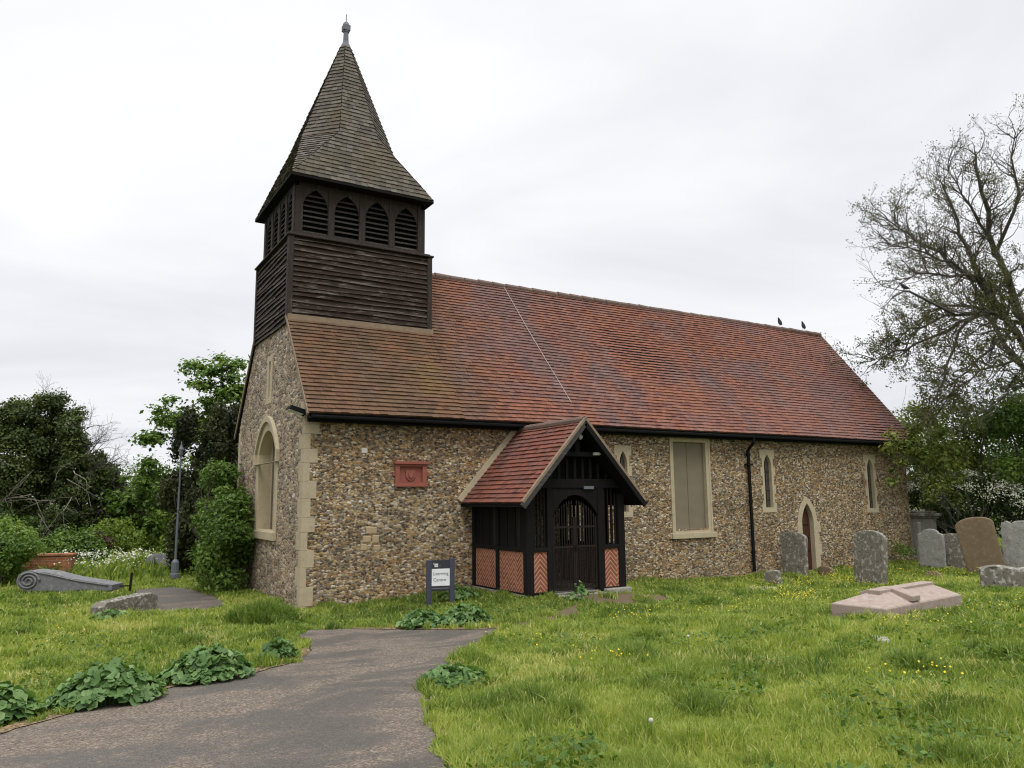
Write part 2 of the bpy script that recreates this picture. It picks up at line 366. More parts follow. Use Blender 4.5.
# path: worn tarmac, gritty, with dry brown silt in long drifts
k = NM('tarmac'); lv = k.map((.55, 1.05, 1), (0, 0, R(-25)))
f = k.ramp(k.math('ADD', k.noise(1.0, 6, .62, vec=lv, dist=.9), k.math('MULTIPLY', k.math('SUBTRACT', k.noise(22, 4, .7), .5), .22)), [(.45, 0.), (.56, 1.)])
tar = k.mix(k.noise(3, 5), (.06, .053, .045), (.09, .079, .066))
silt = k.mix(k.noise(4, 5), (.10, .078, .058), (.145, .113, .085))
v = k.n('ShaderNodeTexVoronoi', {'Vector': k.P, 'Scale': 60.}); sc_ = k.n('ShaderNodeSeparateColor', {0: v.outputs['Color']})
v3 = k.n('ShaderNodeTexVoronoi', {'Vector': k.P, 'Scale': 130.}); s3 = k.n('ShaderNodeSeparateColor', {0: v3.outputs['Color']})
grit = k.ramp(sc_.outputs[0], [(0, (.04, .032, .025)), (.3, (.10, .078, .058)), (.62, (.15, .115, .085)), (.84, (.27, .22, .17)), (1, (.36, .30, .24))])
c = k.mix(f, tar, k.mix(.55, silt, grit))
c = k.mix(k.ramp(s3.outputs[0], [(.72, 0.), (.95, .55)]), c, (.21, .185, .16)); c = k.mix(k.ramp(s3.outputs[1], [(.7, 0.), (.95, .6)]), c, (.03, .028, .026))
v2 = k.n('ShaderNodeTexVoronoi', {'Vector': k.P, 'Scale': 13.}); s2 = k.n('ShaderNodeSeparateColor', {0: v2.outputs['Color']})
lit = k.math('MULTIPLY', k.ramp(v2.outputs['Distance'], [(.13, 1.), (.2, 0.)]), k.ramp(s2.outputs[0], [(.80, 0.), (.82, 1.)]))
c = k.mix(lit, c, k.mix(s2.outputs[1], (.24, .17, .09), (.07, .055, .03)))
k.col(c); n = k.bump(k.math('ADD', v.outputs['Distance'], k.math('MULTIPLY', lit, .6)), .6, .007); k.bump(k.noise(5, 4), .3, .02, n)
k.L(k.ramp(f, [(0, .6), (1, .95)]), k.b.inputs['Roughness']); M['path'] = k.m
k = NM('leaf_litter'); v = k.n('ShaderNodeTexVoronoi', {'Vector': k.P, 'Scale': 38.}); s2 = k.n('ShaderNodeSeparateColor', {0: v.outputs['Color']})
k.col(k.ramp(s2.outputs[0], [(0, (.05, .036, .02)), (.4, (.11, .08, .042)), (.75, (.2, .14, .07)), (1, (.28, .21, .11))])); k.bump(v.outputs['Distance'], .8, .012); M['litter'] = k.m
k = NM('soil'); k.col(k.mix(k.noise(5, 6, .65), (.09, .065, .038), (.15, .11, .065))); k.bump(k.noise(30, 6), .8, .02); M['soil'] = k.m
k = NM('ground_turf'); k.col(k.mix(k.noise(2.5, 6, .65), (.045, .06, .016), (.085, .095, .026))); k.bump(k.noise(25, 5), .8, .03); M['turf'] = k.m

def leafy(name, ramp, trans=.3, rough=.55):
    k = NM(name); c = k.ramp(k.tint(), ramp); k.col(c); k.b.inputs['Roughness'].default_value = rough
    tr = k.n('ShaderNodeBsdfTranslucent'); k.L(k.mix(1, c, (1.25, 1.3, .6), 'MULTIPLY'), tr.inputs[0])
    ms = k.n('ShaderNodeMixShader', {0: trans}); k.L(k.b.outputs[0], ms.inputs[1]); k.L(tr.outputs[0], ms.inputs[2]); k.L(ms.outputs[0], k.o.inputs[0])
    return k.m
M['grass'] = leafy('grass_blades', [(0, (.078, .13, .025)), (.3, (.175, .245, .046)), (.6, (.295, .36, .074)), (.82, (.42, .44, .125)), (1, (.56, .49, .26))], .4)
M['leaf_mid'] = leafy('leaf_mid', [(0, (.034, .07, .012)), (.5, (.085, .15, .025)), (1, (.17, .25, .048))])
M['leaf_bright'] = leafy('leaf_bright', [(0, (.045, .095, .014)), (.5, (.10, .175, .028)), (1, (.18, .26, .052))])
M['leaf_olive'] = leafy('leaf_olive', [(0, (.05, .07, .014)), (.5, (.105, .135, .026)), (1, (.20, .23, .05))])
M['leaf_lime'] = leafy('leaf_lime', [(0, (.07, .12, .016)), (.5, (.15, .22, .035)), (1, (.25, .32, .07))], .4)
M['leaf_dark'] = leafy('leaf_dark', [(0, (.016, .03, .008)), (.5, (.036, .065, .014)), (1, (.08, .125, .025))], .3)
M['leaf_ivy'] = leafy('leaf_ivy', [(0, (.024, .038, .011)), (.5, (.058, .082, .02)), (1, (.12, .15, .035))], .2)
M['leaf_yew'] = leafy('leaf_yew', [(0, (.016, .02, .007)), (.5, (.036, .044, .013)), (1, (.075, .08, .022))], .15)
M['leaf_bud'] = leafy('leaf_bud', [(0, (.05, .052, .022)), (.5, (.10, .11, .036)), (1, (.17, .21, .05))], .25)
M['leaf_red'] = leafy('leaf_red', [(0, (.03, .014, .012)), (1, (.08, .038, .03))])
M['mallow'] = leafy('mallow_leaf', [(0, (.045, .10, .025)), (.5, (.115, .205, .06)), (1, (.22, .32, .12))], .3, .5)
M['petal_white'] = leafy('petal_white', [(0, (.33, .35, .24)), (1, (.68, .68, .6))], .2)
M['petal_yellow'] = leafy('petal_yellow', [(0, (.55, .42, .02)), (1, (.75, .6, .04))], .2)
k = NM('bark_grey'); k.col(k.mix(k.noise(8, 5), (.045, .038, .031), (.095, .085, .07))); k.bump(k.noise(20, 5), .6, .03); M['bark'] = k.m
k = NM('bark_pale'); k.col(k.mix(k.noise(8, 5), (.13, .115, .09), (.22, .2, .165))); M['bark_pale'] = k.m
M['lamp_grey'] = plain('lamp_grey_paint', (.11, .12, .14), .6)

# ------------------------------------------------------------------ ground and paths (setting)
def axis(lo, hi, fine0, fine1, st):
    a = list(np.arange(fine0, fine1 + 1e-6, st)); g = st
    x = fine1
    while x < hi: g *= 1.35; x += g; a.append(x)
    x = fine0; g = st
    while x > lo: g *= 1.35; x -= g; a.insert(0, x)
    return np.array(a)
gx = axis(-900, 900, -14, 34, .4); gy = axis(-900, 900, -22, 20, .4)
X, Y = np.meshgrid(gx, gy); Vg = np.stack([X, Y, gz(X, Y)], -1).reshape(-1, 3)
nx, ny = len(gx), len(gy); ii = (np.arange(ny - 1)[:, None] * nx + np.arange(nx - 1)[None]).ravel()
g = mesh_np('ground', Vg, Q=np.stack([ii, ii + 1, ii + nx + 1, ii + nx], -1), mat=M['turf'], smooth=True); tag(g, kind='structure')

PATH = [(-14, -18), (-10, -12.6), (-7, -9.7), (-4.57, -7.5), (-3.9, -6.85), (-3.3, -6.35), (-2.27, -6.05), (-1.6, -5.5), (-1.15, -4.6), (-.95, -3.6), (-.8, -2.9), (-.62, -2.3), (.09, -2.67), (.7, -3.34), (1.22, -4.05), (1.95, -4.62),
        (1.2, -5.4), (.5, -6.15), (-.47, -7.27), (-1.14, -8.31), (-1.65, -9.57), (-2.07, -10.66), (-2.6, -13), (-2.9, -16), (-3, -24), (-14, -24)]
REAR = [(-2.75, 1.5), (-2.2, 1.35), (-1.35, 1.2), (-.95, 2.2), (-.98, 3.5), (-1.1, 4.8), (-1.45, 6.1), (-2.3, 6.0), (-2.6, 4.5), (-2.9, 3.4)]
DIRT = [(4.5, -2.62), (5.6, -2.62), (6.6, -2.9), (6.4, -3.5), (5.7, -3.9), (5.0, -3.9), (4.5, -3.6)]
EDGE = [(1.95, -4.62), (2.6, -4.1), (3.4, -3.7), (4.4, -3.2), (4.6, -3.7), (3.5, -4.2), (2.4, -4.85)]
def sheet(name, poly, mat, lift):
    rs = random.Random(3); P = []
    for i in range(len(poly)):                      # ragged edge
        a = Vector(poly[i]); b = Vector(poly[(i + 1) % len(poly)]); n = max(1, int((b - a).length / .18))
        for q in range(n):
            p = a.lerp(b, q / n); P.append((p.x + rs.uniform(-.035, .035), p.y + rs.uniform(-.035, .035)))
    bm = bmesh.new(); bm.faces.new([bm.verts.new((x, y, 0)) for x, y in P]); bmesh.ops.triangulate(bm, faces=bm.faces)
    for _ in range(6):
        e = [e for e in bm.edges if e.calc_length() > .5]
        if not e: break
        bmesh.ops.subdivide_edges(bm, edges=e, cuts=1); bmesh.ops.triangulate(bm, faces=bm.faces)
    bmesh.ops.recalc_face_normals(bm, faces=bm.faces)
    for v in bm.verts: v.co.z = float(gz(v.co.x, v.co.y)) + lift
    me = bpy.data.meshes.new(name); bm.to_mesh(me); bm.free(); me.materials.append(mat)
    return tag(link(bpy.data.objects.new(name, me)), kind='structure')
sheet('path', PATH, M['path'], .018)
sheet('path', REAR, M['path'], .018)
def strip(side, w):
    a = [Vector(p) for p in side]; o = []
    for i, p in enumerate(a):
        t = (a[min(i + 1, len(a) - 1)] - a[max(i - 1, 0)]).normalized(); ww = w * (.5 + 1.1 * random.Random(i * 7 + 1).random()); o.append(p + Vector((-t.y, t.x)) * ww)
    inn = [p + Vector((.0, -.05)) for p in a]; return [tuple(p) for p in inn] + [tuple(p) for p in o[::-1]]
LIT1 = strip(PATH[2:11], .16); LIT2 = strip(PATH[12:16], .16); LIT3 = strip(PATH[16:22], .07)
for q_ in (LIT1, LIT2, LIT3): sheet('leaf_litter', q_, M['litter'], .026)
sheet('bare_earth', DIRT, M['soil'], .014)
sheet('bare_earth', EDGE, M['soil'], .012)

def inpoly(x, y, poly):
    c = np.zeros(len(x), bool); n = len(poly)
    for i in range(n):
        (x1, y1), (x2, y2) = poly[i], poly[(i + 1) % n]
        if y1 == y2: continue
        c ^= ((y1 > y) != (y2 > y)) & (x < (x2 - x1) * (y - y1) / (y2 - y1) + x1)
    return c

# ------------------------------------------------------------------ CHURCH
church = tag(empty('church', (0, 0, 0)), 'flint church with red tiled roof and dark timber bell turret under a shingled spire', 'church')
L_, Wd, EZ, RZ = 20.3, 6.17, 3.82, 8.12
EY = -.38; SL = (RZ - EZ) / (Wd / 2 - EY)
def roofz(y): return EZ + (min(y, Wd - y) - EY) * SL
south = lambda u, v, n: (u, -n, v)
westm = lambda u, v, n: (-n, u, v)

def arch(cx, w, z0, zs, za, n=7):
    hh = za - zs
    if hh < w / 2 * .999:
        ts = np.linspace(1, 0, n + 3); rt = [(cx + w / 2 * float(t), zs + hh * float(1 - t ** 2.1) * (1 - .06 * float(1 - t)) + .06 * hh * float(1 - t)) for t in ts]
        return [(cx + w / 2, z0)] + rt + [(2 * cx - x, z) for x, z in rt[:-1]][::-1] + [(cx - w / 2, z0)]
    r = (hh * hh + w * w / 4) / w; c = w / 2 - r; a1 = math.acos(max(-1, min(1, -c / r)))
    rt = [(cx + c + r * math.cos(a1 * i / n), zs + r * math.sin(a1 * i / n)) for i in range(n + 1)]
    lf = [(2 * cx - x, z) for x, z in rt[:-1]][::-1]
    return [(cx + w / 2, z0)] + rt + lf + [(cx - w / 2, z0)]
def wallmesh(name, outer, holes, mp, mat, depth=.3):
    m = MB(); loops = [[Vector((u, v, 0)) for u, v in l] for l in [outer] + holes]
    tri = tessellate_polygon(loops); V = [mp(u, v, 0) for l in [outer] + holes for u, v in l]
    m.add(V, [tuple(t) for t in tri]); b = len(outer)
    for hpts in holes:
        k = len(hpts); m.add([mp(u, v, 0) for u, v in hpts] + [mp(u, v, -depth) for u, v in hpts], [(i, (i + 1) % k, k + (i + 1) % k, k + i) for i in range(k)])
    return m.build(name, mat, church)
def rect(x0, x1, z0, z1): return [(x1, z0), (x1, z1), (x0, z1), (x0, z0)]

LAN = [(8.155, 1.59, 3.40, .54, .26), (13.49, 1.62, 3.42, .60, .31), (18.28, 1.53, 3.37, .60, .31)]
DOOR = (15.1, .52, .86)
holes = [rect(c - wi / 2 - .05, c + wi / 2 + .05, z0 + .08, z1 - .08) for c, z0, z1, w, wi in LAN]
holes += [rect(9.85, 11.08, 1.24, 3.57), rect(14.8, 15.4, -.1, 1.9), rect(2.02, 2.62, 2.43, 2.8), rect(4.32, 5.4, .0, 1.95)]
wallmesh('wall', rect(0, L_ - .05, -.4, 4.1), holes, south, M['flint'])
gable = [(0, -.4), (Wd, -.4), (Wd, 4.05), (Wd - 1.55, 6.08), (1.55, 6.08), (0, 4.05)]
wh = arch(3.0, 1.78, 1.36, 3.2, 3.82)
tag(wallmesh('wall', gable, [wh, rect(2.9, 3.18, 4.5, 5.42)], westm, M['flint_gable']), 'gable wall of small knapped grey flints')
m = MB(); m.add([(L_ - .05, 0, -.4), (L_ - .05, Wd, -.4), (L_ - .05, Wd, 4.05), (L_ - .05, Wd / 2, 8.0), (L_ - .05, 0, 4.05)], [(0, 1, 2, 3, 4)])
m.build('wall', M['flint'], church)
m = MB(); m.add([(0, Wd, -.4), (L_ - .05, Wd, -.4), (L_ - .05, Wd, 4.05), (0, Wd, 4.05)], [(0, 1, 2, 3)]); m.build('wall', M['flint'], church)

def toothed(c, w, z0, z1, tooth, n=7):
    st = (z1 - z0) / n; rr = []; ll = []
    for i in range(n):
        e = tooth if i % 2 == 0 else 0
        rr += [(c + w / 2 + e, z0 + st * i), (c + w / 2 + e, z0 + st * (i + 1))]
        e = tooth if i % 2 == 0 else 0
        ll += [(c - w / 2 - e, z0 + st * i), (c - w / 2 - e, z0 + st * (i + 1))]
    return rr + ll[::-1]
for c, z0, z1, w, wi in LAN:
    f = MB(); f.ring(toothed(c, w - .14, z0, z1, .075), arch(c, wi, z0 + .14, z1 - .5, z1 - .14), south, .014, -.06, -.10)
    fr = f.build('window_surround', M['dressing'], church)
    g_ = MB(); g_.prism(arch(c, wi + .06, z0 + .12, z1 - .5, z1 - .1), south, -.12, -.09); g_.build('window_pane', M['glass'], fr)
    b_ = MB(); b_.box(c - wi / 2, c + wi / 2, .075, .088, z0 + 1.15, z0 + 1.17); b_.box(c - .006, c + .006, .076, .087, z0 + .15, z1 - .2)
    for q in range(3): b_.box(c - wi / 2, c + wi / 2, .077, .086, z0 + .35 + q * .27, z0 + .358 + q * .27)
    b_.build('glazing_bar', M['iron'], fr)
# large square-headed window
f = MB(); f.ring([(11.24, 1.0), (11.24, 1.16), (11.2, 1.16), (11.2, 3.68), (9.74, 3.68), (9.74, 1.16), (9.68, 1.16), (9.68, 1.0)], rect(9.86, 11.04, 1.2, 3.55), south, .016, -.06, -.12)
f.box(9.70, 11.30, -.07, .2, 1.0, 1.14)
f.box(9.74, 9.80, -.028, -.015, 1.16, 3.68); f.box(11.14, 11.2, -.028, -.015, 1.16, 3.68); f.box(9.80, 11.14, -.028, -.015, 3.62, 3.68)
fr = f.build('window_surround', M['dressing'], church, bevel=.008)
g_ = MB(); g_.box(9.84, 11.06, .10, .115, 1.18, 3.57); g_.build('window_screen', M['screen'], fr)
b_ = MB(); b_.box(10.435, 10.465, .085, .1, 1.2, 3.55); b_.box(9.86, 9.885, .085, .1, 1.2, 3.55); b_.box(11.015, 11.04, .085, .1, 1.2, 3.55); b_.build('mullion', M['screen'], fr)
# priest's door
cx_, wi_, wo_ = DOOR
inner = arch(cx_, wi_, -.15, 1.25, 1.86); oa = arch(cx_, wo_, -.15, 1.3, 2.06)
f = MB(); f.ring(oa, inner, south, .016, -.06, -.17)
for q in range(4): f.box(cx_ + wo_ / 2 - .06, cx_ + wo_ / 2 + (.13 if q % 2 else .05), -.012, .05, .0 + q * .33, .31 + q * .33); f.box(cx_ - wo_ / 2 - (.12 if q % 2 == 0 else .04), cx_ - wo_ / 2 + .06, -.012, .05, .0 + q * .33, .31 + q * .33)
ds = f.build('door_surround', M['dressing'], church, bevel=.006)
d_ = MB()
for q in range(5): d_.box(cx_ - .3 + q * .12, cx_ - .3 + q * .12 + .112, .14, .18, -.15, 1.95, random.random())
dr = d_.build('door', M['door'], church)
b_ = MB()
for z in (.45, 1.2): b_ = MB(); b_.box(cx_ - .28, cx_ + .2, .128, .142, z, z + .045); b_.build('hinge_strap', M['iron'], dr)
b_ = MB(); b_.lathe([(.03, 0), (.035, .02), (.02, .035)], (0, 0, 0), 10); hb = b_.build('door_handle', M['iron'], dr); hb.location = (cx_ + .15, .14, .85); hb.rotation_euler = (R(90), 0, 0)
# inner door under the porch
d_ = MB()
for q in range(9): d_.box(4.32 + q * .12, 4.32 + q * .12 + .113, .15, .2, 0, 1.95, random.random())
d_.build('door', M['door'], church)
# west window, deep reveal, hood mould, tall blocked opening
f = MB(); f.ring(arch(3.0, 2.04, 1.24, 3.2, 3.96), arch(3.0, 1.62, 1.42, 3.2, 3.72), westm, .012, -.05, -.3)
f.ring(arch(3.0, 2.20, 2.95, 3.22, 4.06), arch(3.0, 2.0, 2.96, 3.2, 3.92), westm, .075, -.02, -.02)
f.prism([(2.0, 1.22), (4.02, 1.22), (4.02, 1.4), (2.0, 1.4)], westm, .06, -.28)
fr = f.build('window_surround', M['dressing'], church, bevel=.008)
g_ = MB(); g_.prism(arch(3.0, 1.66, 1.38, 3.2, 3.74), westm, -.3, -.27); g_.build('window_panel', M['dressing_worn'], fr)
b_ = MB(); b_.prism(rect(3.44, 3.58, 1.42, 3.5), westm, -.27, -.262); b_.build('glass_strip', M['glass'], fr)
f = MB(); f.ring(rect(2.8, 3.3, 4.36, 5.52), rect(2.97, 3.12, 4.52, 5.38), westm, .012, -.04, -.22); fr = f.build('window_surround', M['dressing'], church)
g_ = MB(); g_.prism(rect(2.93, 3.16, 4.48, 5.42), westm, -.24, -.22); g_.build('window_pane', M['glass'], fr)
# quoins
q_ = MB(); z = -.3; i = 0
rq = random.Random(5)
while z < 3.75:
    hh = rq.uniform(.27, .38); a, b = ((.29, .2) if i % 2 else (.14, .36)); a += rq.uniform(-.03, .03); b += rq.uniform(-.05, .05)
    q_.box(-.007, a, -.007, .05, z, z + hh - .002, rq.random()); q_.box(-.007, .05, .05, b, z, z + hh - .002, rq.random()); z += hh; i += 1
q_.build('quoins', M['dressing_worn'], church, bevel=.006)
q_ = MB(); q_.box(-.014, .25, Wd - .02, Wd + .015, -.3, 3.9); q_.box(-.013, .04, Wd - .2, Wd - .021, -.3, 3.9); q_.build('quoins', M['dressing_worn'], church, bevel=.006)
# pale patch stones and a white flint set in the rubble
q_ = MB()
for x0, x1, z0, z1 in ((1.27, 1.45, 1.22, 1.36), (1.47, 1.62, 1.2, 1.37), (1.33, 1.57, 1.39, 1.54), (1.22, 1.36, 1.06, 1.2), (1.5, 1.66, 1.05, 1.17)): q_.box(x0, x1, -.012, .03, z0, z1)
q_.build('patch_stone', M['patch'], church, bevel=.03)
q_ = MB(); q_.box(1.2, 1.34, -.012, .03, 3.05, 3.17); q_.build('patch_stone', M['white_flint'], church, bevel=.03)
# terracotta plaque
pq = MB(); pq.ring(rect(1.95, 2.68, 2.38, 2.88), rect(2.05, 2.58, 2.45, 2.79), south, .045, -.02, -.03); pq.box(1.92, 2.71, -.09, .0, 2.84, 2.9); pq.box(1.93, 2.70, -.065, .0, 2.36, 2.4)
for sx_ in (1.9, 2.69): pq.box(sx_, sx_ + .045, -.03, .0, 2.58, 2.68)
pl = pq.build('plaque', M['terracotta'], church, bevel=.006)
rl = MB(); rl.box(2.03, 2.6, .02, .035, 2.43, 2.81)
rl.prism([(2.2, 2.72), (2.2, 2.58), (2.25, 2.51), (2.315, 2.475), (2.38, 2.51), (2.43, 2.58), (2.43, 2.72)], south, -.022, .012)
rl.prism([(2.26, 2.66), (2.27, 2.57), (2.315, 2.53), (2.36, 2.57), (2.37, 2.66), (2.33, 2.62), (2.30, 2.62)], south, .01, .04)
for a in range(7): rl.prism([(2.12 + a * .06, 2.455), (2.15 + a * .06, 2.455), (2.15 + a * .06, 2.475), (2.12 + a * .06, 2.475)], south, -.022, 0)
rl.build('relief_shield', M['terracotta'], pl, bevel=.008)

# roof tiling: every tile a real wedge, one mesh per roof
def tile_poly(m, P, upv, gauge, tw, rs, lift=.022, sag=0.0, seedy=0):
    P = [Vector(p) for p in P]; n = (P[1] - P[0]).cross(P[2] - P[0]).normalized()
    if n.z < 0: n = -n
    upv = Vector(upv); upv = (upv - n * upv.dot(n)).normalized(); rgt = upv.cross(n).normalized()
    o = P[0]; q = [((p - o).dot(rgt), (p - o).dot(upv)) for p in P]
    v0 = min(b for a, b in q); v1 = max(b for a, b in q)
    def span(v):
        xs = []
        for i in range(len(q)):
            (a, b), (c, d) = q[i], q[(i + 1) % len(q)]
            if (b - v) * (d - v) <= 0 and b != d: xs.append(a + (c - a) * (v - b) / (d - b))
        return (min(xs), max(xs)) if xs else None
    v = v0; r = 0
    while v < v1 - .01:
        vt = min(v + gauge * 1.05, v1 - 1e-4); s0 = span(v + 1e-4); s1 = span(vt)
        if s0 and s1:
            u = s0[0] - (tw / 2 if r % 2 else 0) - rs.random() * .01
            lo, hi = min(s0[0], s1[0]), max(s0[1], s1[1])
            while u < hi:
                a0, a1 = u + .0012, u + tw - .0012
                b0, b1 = max(a0, s0[0]), min(a1, s0[1]); t0, t1 = max(a0, s1[0]), min(a1, s1[1])
                if b1 - b0 > .004 or t1 - t0 > .004:
                    b1 = max(b0, b1); t1 = max(t0, t1)
                    if b1 <= b0: b0 = b1 = min(max((a0 + a1) / 2, s0[0]), s0[1])
                    if t1 <= t0: t0 = t1 = min(max((a0 + a1) / 2, s1[0]), s1[1])
                    l = lift + rs.uniform(-.005, .006); l2 = l + rs.uniform(-.004, .004); dv_ = rs.uniform(-.006, .006)
                    w = sag * (math.sin(u * .7 + seedy) * .5 + math.sin(u * .31 + v * .9) * .5)
                    pt = lambda a, b, c: o + rgt * a + upv * b + n * (c + w)
                    V = [pt(b0, v + dv_, l), pt(b1, v + dv_, l2), pt(t1, vt, .004), pt(t0, vt, .004), pt(b0, v + dv_, -.012), pt(b1, v + dv_, -.012)]
                    m.add(V, [(0, 1, 2, 3), (4, 5, 1, 0)], rs.random())
                u += tw
        v += gauge; r += 1
rs = random.Random(11)
m = MB()
ZC = EZ + .1 * 31 * math.sin(math.atan(SL)); YC = EY + .1 * 31 * math.cos(math.atan(SL)); ZB = roofz(1.57)
tile_poly(m, [(-.05, EY, EZ), (3.42, EY, EZ), (3.42, 1.57, ZB), (-.05, 1.57, ZB)], (0, 0, 1), .122, .168, rs, .032, .02)
tile_poly(m, [(3.42, EY, EZ), (L_ + .1, EY, EZ), (L_ + .1, Wd / 2, RZ), (3.42, Wd / 2, RZ)], (0, 0, 1), .122, .168, rs, .032, .03)
tile_poly(m, [(L_ + .1, Wd - EY, EZ), (3.42, Wd - EY, EZ), (3.42, Wd / 2, RZ), (L_ + .1, Wd / 2, RZ)], (0, 0, 1), .2, .34, rs, .02, .02)
tile_poly(m, [(3.42, Wd - EY, EZ), (-.05, Wd - EY, EZ), (-.05, Wd - 1.57, ZB), (3.42, Wd - 1.57, ZB)], (0, 0, 1), .2, .34, rs, .02, .02)
roof = m.build('roof', M['tile'], church, recalc=False)
m = MB()
for s in (0, 1):
    y0, y1 = (EY, Wd / 2) if s == 0 else (Wd - EY, Wd / 2)
    yc = 1.57 if s == 0 else Wd - 1.57
    for dz in (.025, .11):
        m.add([(3.4, y0, EZ - dz), (L_ + .09, y0, EZ - dz), (L_ + .09, y1, RZ - dz), (3.4, y1, RZ - dz)], [(0, 1, 2, 3)])
        m.add([(-.04, y0, EZ - dz), (3.4, y0, EZ - dz), (3.4, yc, ZB - dz), (-.04, yc, ZB - dz)], [(0, 1, 2, 3)])
m.build('roof_boarding', M['black_timber'], roof)
m = MB()
rr = random.Random(4)
x = 3.4
while x < L_ + .05:
    e = min(x + .44, L_ + .1); m.tube([(x, Wd / 2, RZ - .02 + rr.uniform(-.01, .01)), (e - .012, Wd / 2, RZ - .03 + rr.uniform(-.01, .01))], .10, 10, .3 + .4 * rr.random()); x += .45
m.build('ridge_tiles', M['ridge'], roof)
m = MB()
for x in (-.05, L_ + .1):
    for y0 in (EY, Wd - EY):
        e = 1.56 if (x < 0) else Wd / 2; ye = e if y0 < 1 else Wd - e
        m = MB(); m.beam((x, y0, EZ - .035), (x, ye, roofz(ye) - .035), .035, .07, (0, 0, 1)); m.build('verge', M['verge'], roof)
m = MB(); m.tube([(6.45, 3.0, roofz(3.0) + .06), (6.5, 1.6, roofz(1.6) + .075), (6.62, .03, roofz(.03) + .08)], .008, 5); m.build('lightning_conductor', M['copper'], roof)
# eaves gutter with brackets, downpipe
m = MB(); m.tube([(.02, EY + .03, EZ - .075), (L_ + .02, EY + .03, EZ - .075)], .042, 8)
gut = m.build('gutter', M['gutter'], church)
m = MB(); m.box(0, L_, -.2, -.16, EZ - .17, EZ - .03); m.build('fascia', M['black_timber'], church)
m = MB(); m.tube([(12.6, EY + .03, EZ - .1), (12.6, EY + .05, EZ - .25), (12.62, -.1, EZ - .45), (12.63, -.09, .02)], .047, 8)
for z in (.5, 1.9, 3.2): m.lathe([(.062, z), (.062, z + .09)], (12.63, -.09, 0), 10)
m.box(12.52, 12.74, -.16, -.02, 2.95, 2.99)
m.build('downpipe', M['gutter'], church)
# floodlight on the corner of the gable
m = MB(); m.prism([(-.30, 3.98), (-.02, 3.90), (-.02, 3.80), (-.34, 3.90)], lambda u, v, n: (u, n, v), -.10, .22); m.box(-.05, .0, .02, .08, 3.78, 3.84)
fl = m.build('floodlight', M['gutter'], church, bevel=.006)
m = MB(); m.prism([(-.33, 3.905), (-.05, 3.815), (-.05, 3.80), (-.33, 3.89)], lambda u, v, n: (u, n, v), -.07, .19); m.build('lens', M['lamp_white'], fl)

# ---- bell turret
TX0, TX1, TY0, TY1, TZ0, TZ1, TZ2 = 0.0, 3.43, 1.55, 4.62, 6.04, 8.06, 9.47
def side_map(k, inset=0.0):                          # u along, v up, n out
    if k == 0: return (lambda u, v, n: (TX0 + u, TY0 + inset - n, v)), TX1 - TX0
    if k == 1: return (lambda u, v, n: (TX0 + inset - n, TY0 + u, v)), TY1 - TY0
    if k == 2: return (lambda u, v, n: (TX1 - inset + n, TY0 + u, v)), TY1 - TY0
    return (lambda u, v, n: (TX0 + u, TY1 - inset + n, v)), TX1 - TX0
rs = random.Random(21)
m = MB()
for k in range(4):
    mp, Wk = side_map(k); z = TZ0 if k < 2 else 5.6
    if k == 1: z = TZ0 - .02
    while z < TZ1 - .02:
        g_ = .118 * rs.uniform(.93, 1.07); zt = min(z + g_ + .02, TZ1); j = max(1, rs.randint(1, 2)); us = sorted([0, Wk] + [rs.uniform(.6, Wk - .6) for _ in range(j - 1)])
        for a, b in zip(us[:-1], us[1:]):
            t = rs.random(); seg = 8; w0 = rs.uniform(-.006, .008)
            for q in range(seg):
                u0 = a + (b - a) * q / seg; u1 = a + (b - a) * (q + 1) / seg
                wv = lambda u: w0 + .008 * math.sin(u * 2.3 + z * 37); lp = lambda u: .052 + wv(u) * .8
                zb = lambda u: z + wv(u) * 1.3
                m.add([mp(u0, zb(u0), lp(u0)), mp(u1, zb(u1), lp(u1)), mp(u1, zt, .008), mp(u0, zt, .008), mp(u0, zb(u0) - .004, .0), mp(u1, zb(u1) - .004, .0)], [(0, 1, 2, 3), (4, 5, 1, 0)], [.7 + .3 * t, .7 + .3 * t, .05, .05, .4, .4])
        z += g_
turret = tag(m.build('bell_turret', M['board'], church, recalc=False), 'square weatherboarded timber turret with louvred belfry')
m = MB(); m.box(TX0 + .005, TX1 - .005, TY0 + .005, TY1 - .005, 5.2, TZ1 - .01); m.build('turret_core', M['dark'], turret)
m = MB()
for x, y in ((TX0, TY0), (TX1, TY0), (TX0, TY1), (TX1, TY1)):
    sx_, sy_ = (-1 if x == TX0 else 1), (-1 if y == TY0 else 1); z0 = TZ0 if y == TY0 or x == TX0 else 5.5; m = MB()
    m.box(min(x, x + sx_ * .065) - (.06 if sx_ > 0 else 0), max(x, x + sx_ * .065) + (.06 if sx_ < 0 else 0), min(y, y + sy_ * .065) - (.06 if sy_ > 0 else 0), max(y, y + sy_ * .065) + (.06 if sy_ < 0 else 0), z0 - .02, TZ1 - .02)
    m.build('corner_board', M['board_post'], turret, bevel=.006)
m = MB(); m.box(TX0 - .1, TX1 + .1, TY0 - .1, TY1 + .1, TZ1 - .012, TZ1 + .035); m.box(TX0 - .03, TX1 + .03, TY0 - .03, TY1 + .03, TZ1 + .035, TZ1 + .08); m.build('sill_band', M['board_post'], turret, bevel=.012)
INS = .10
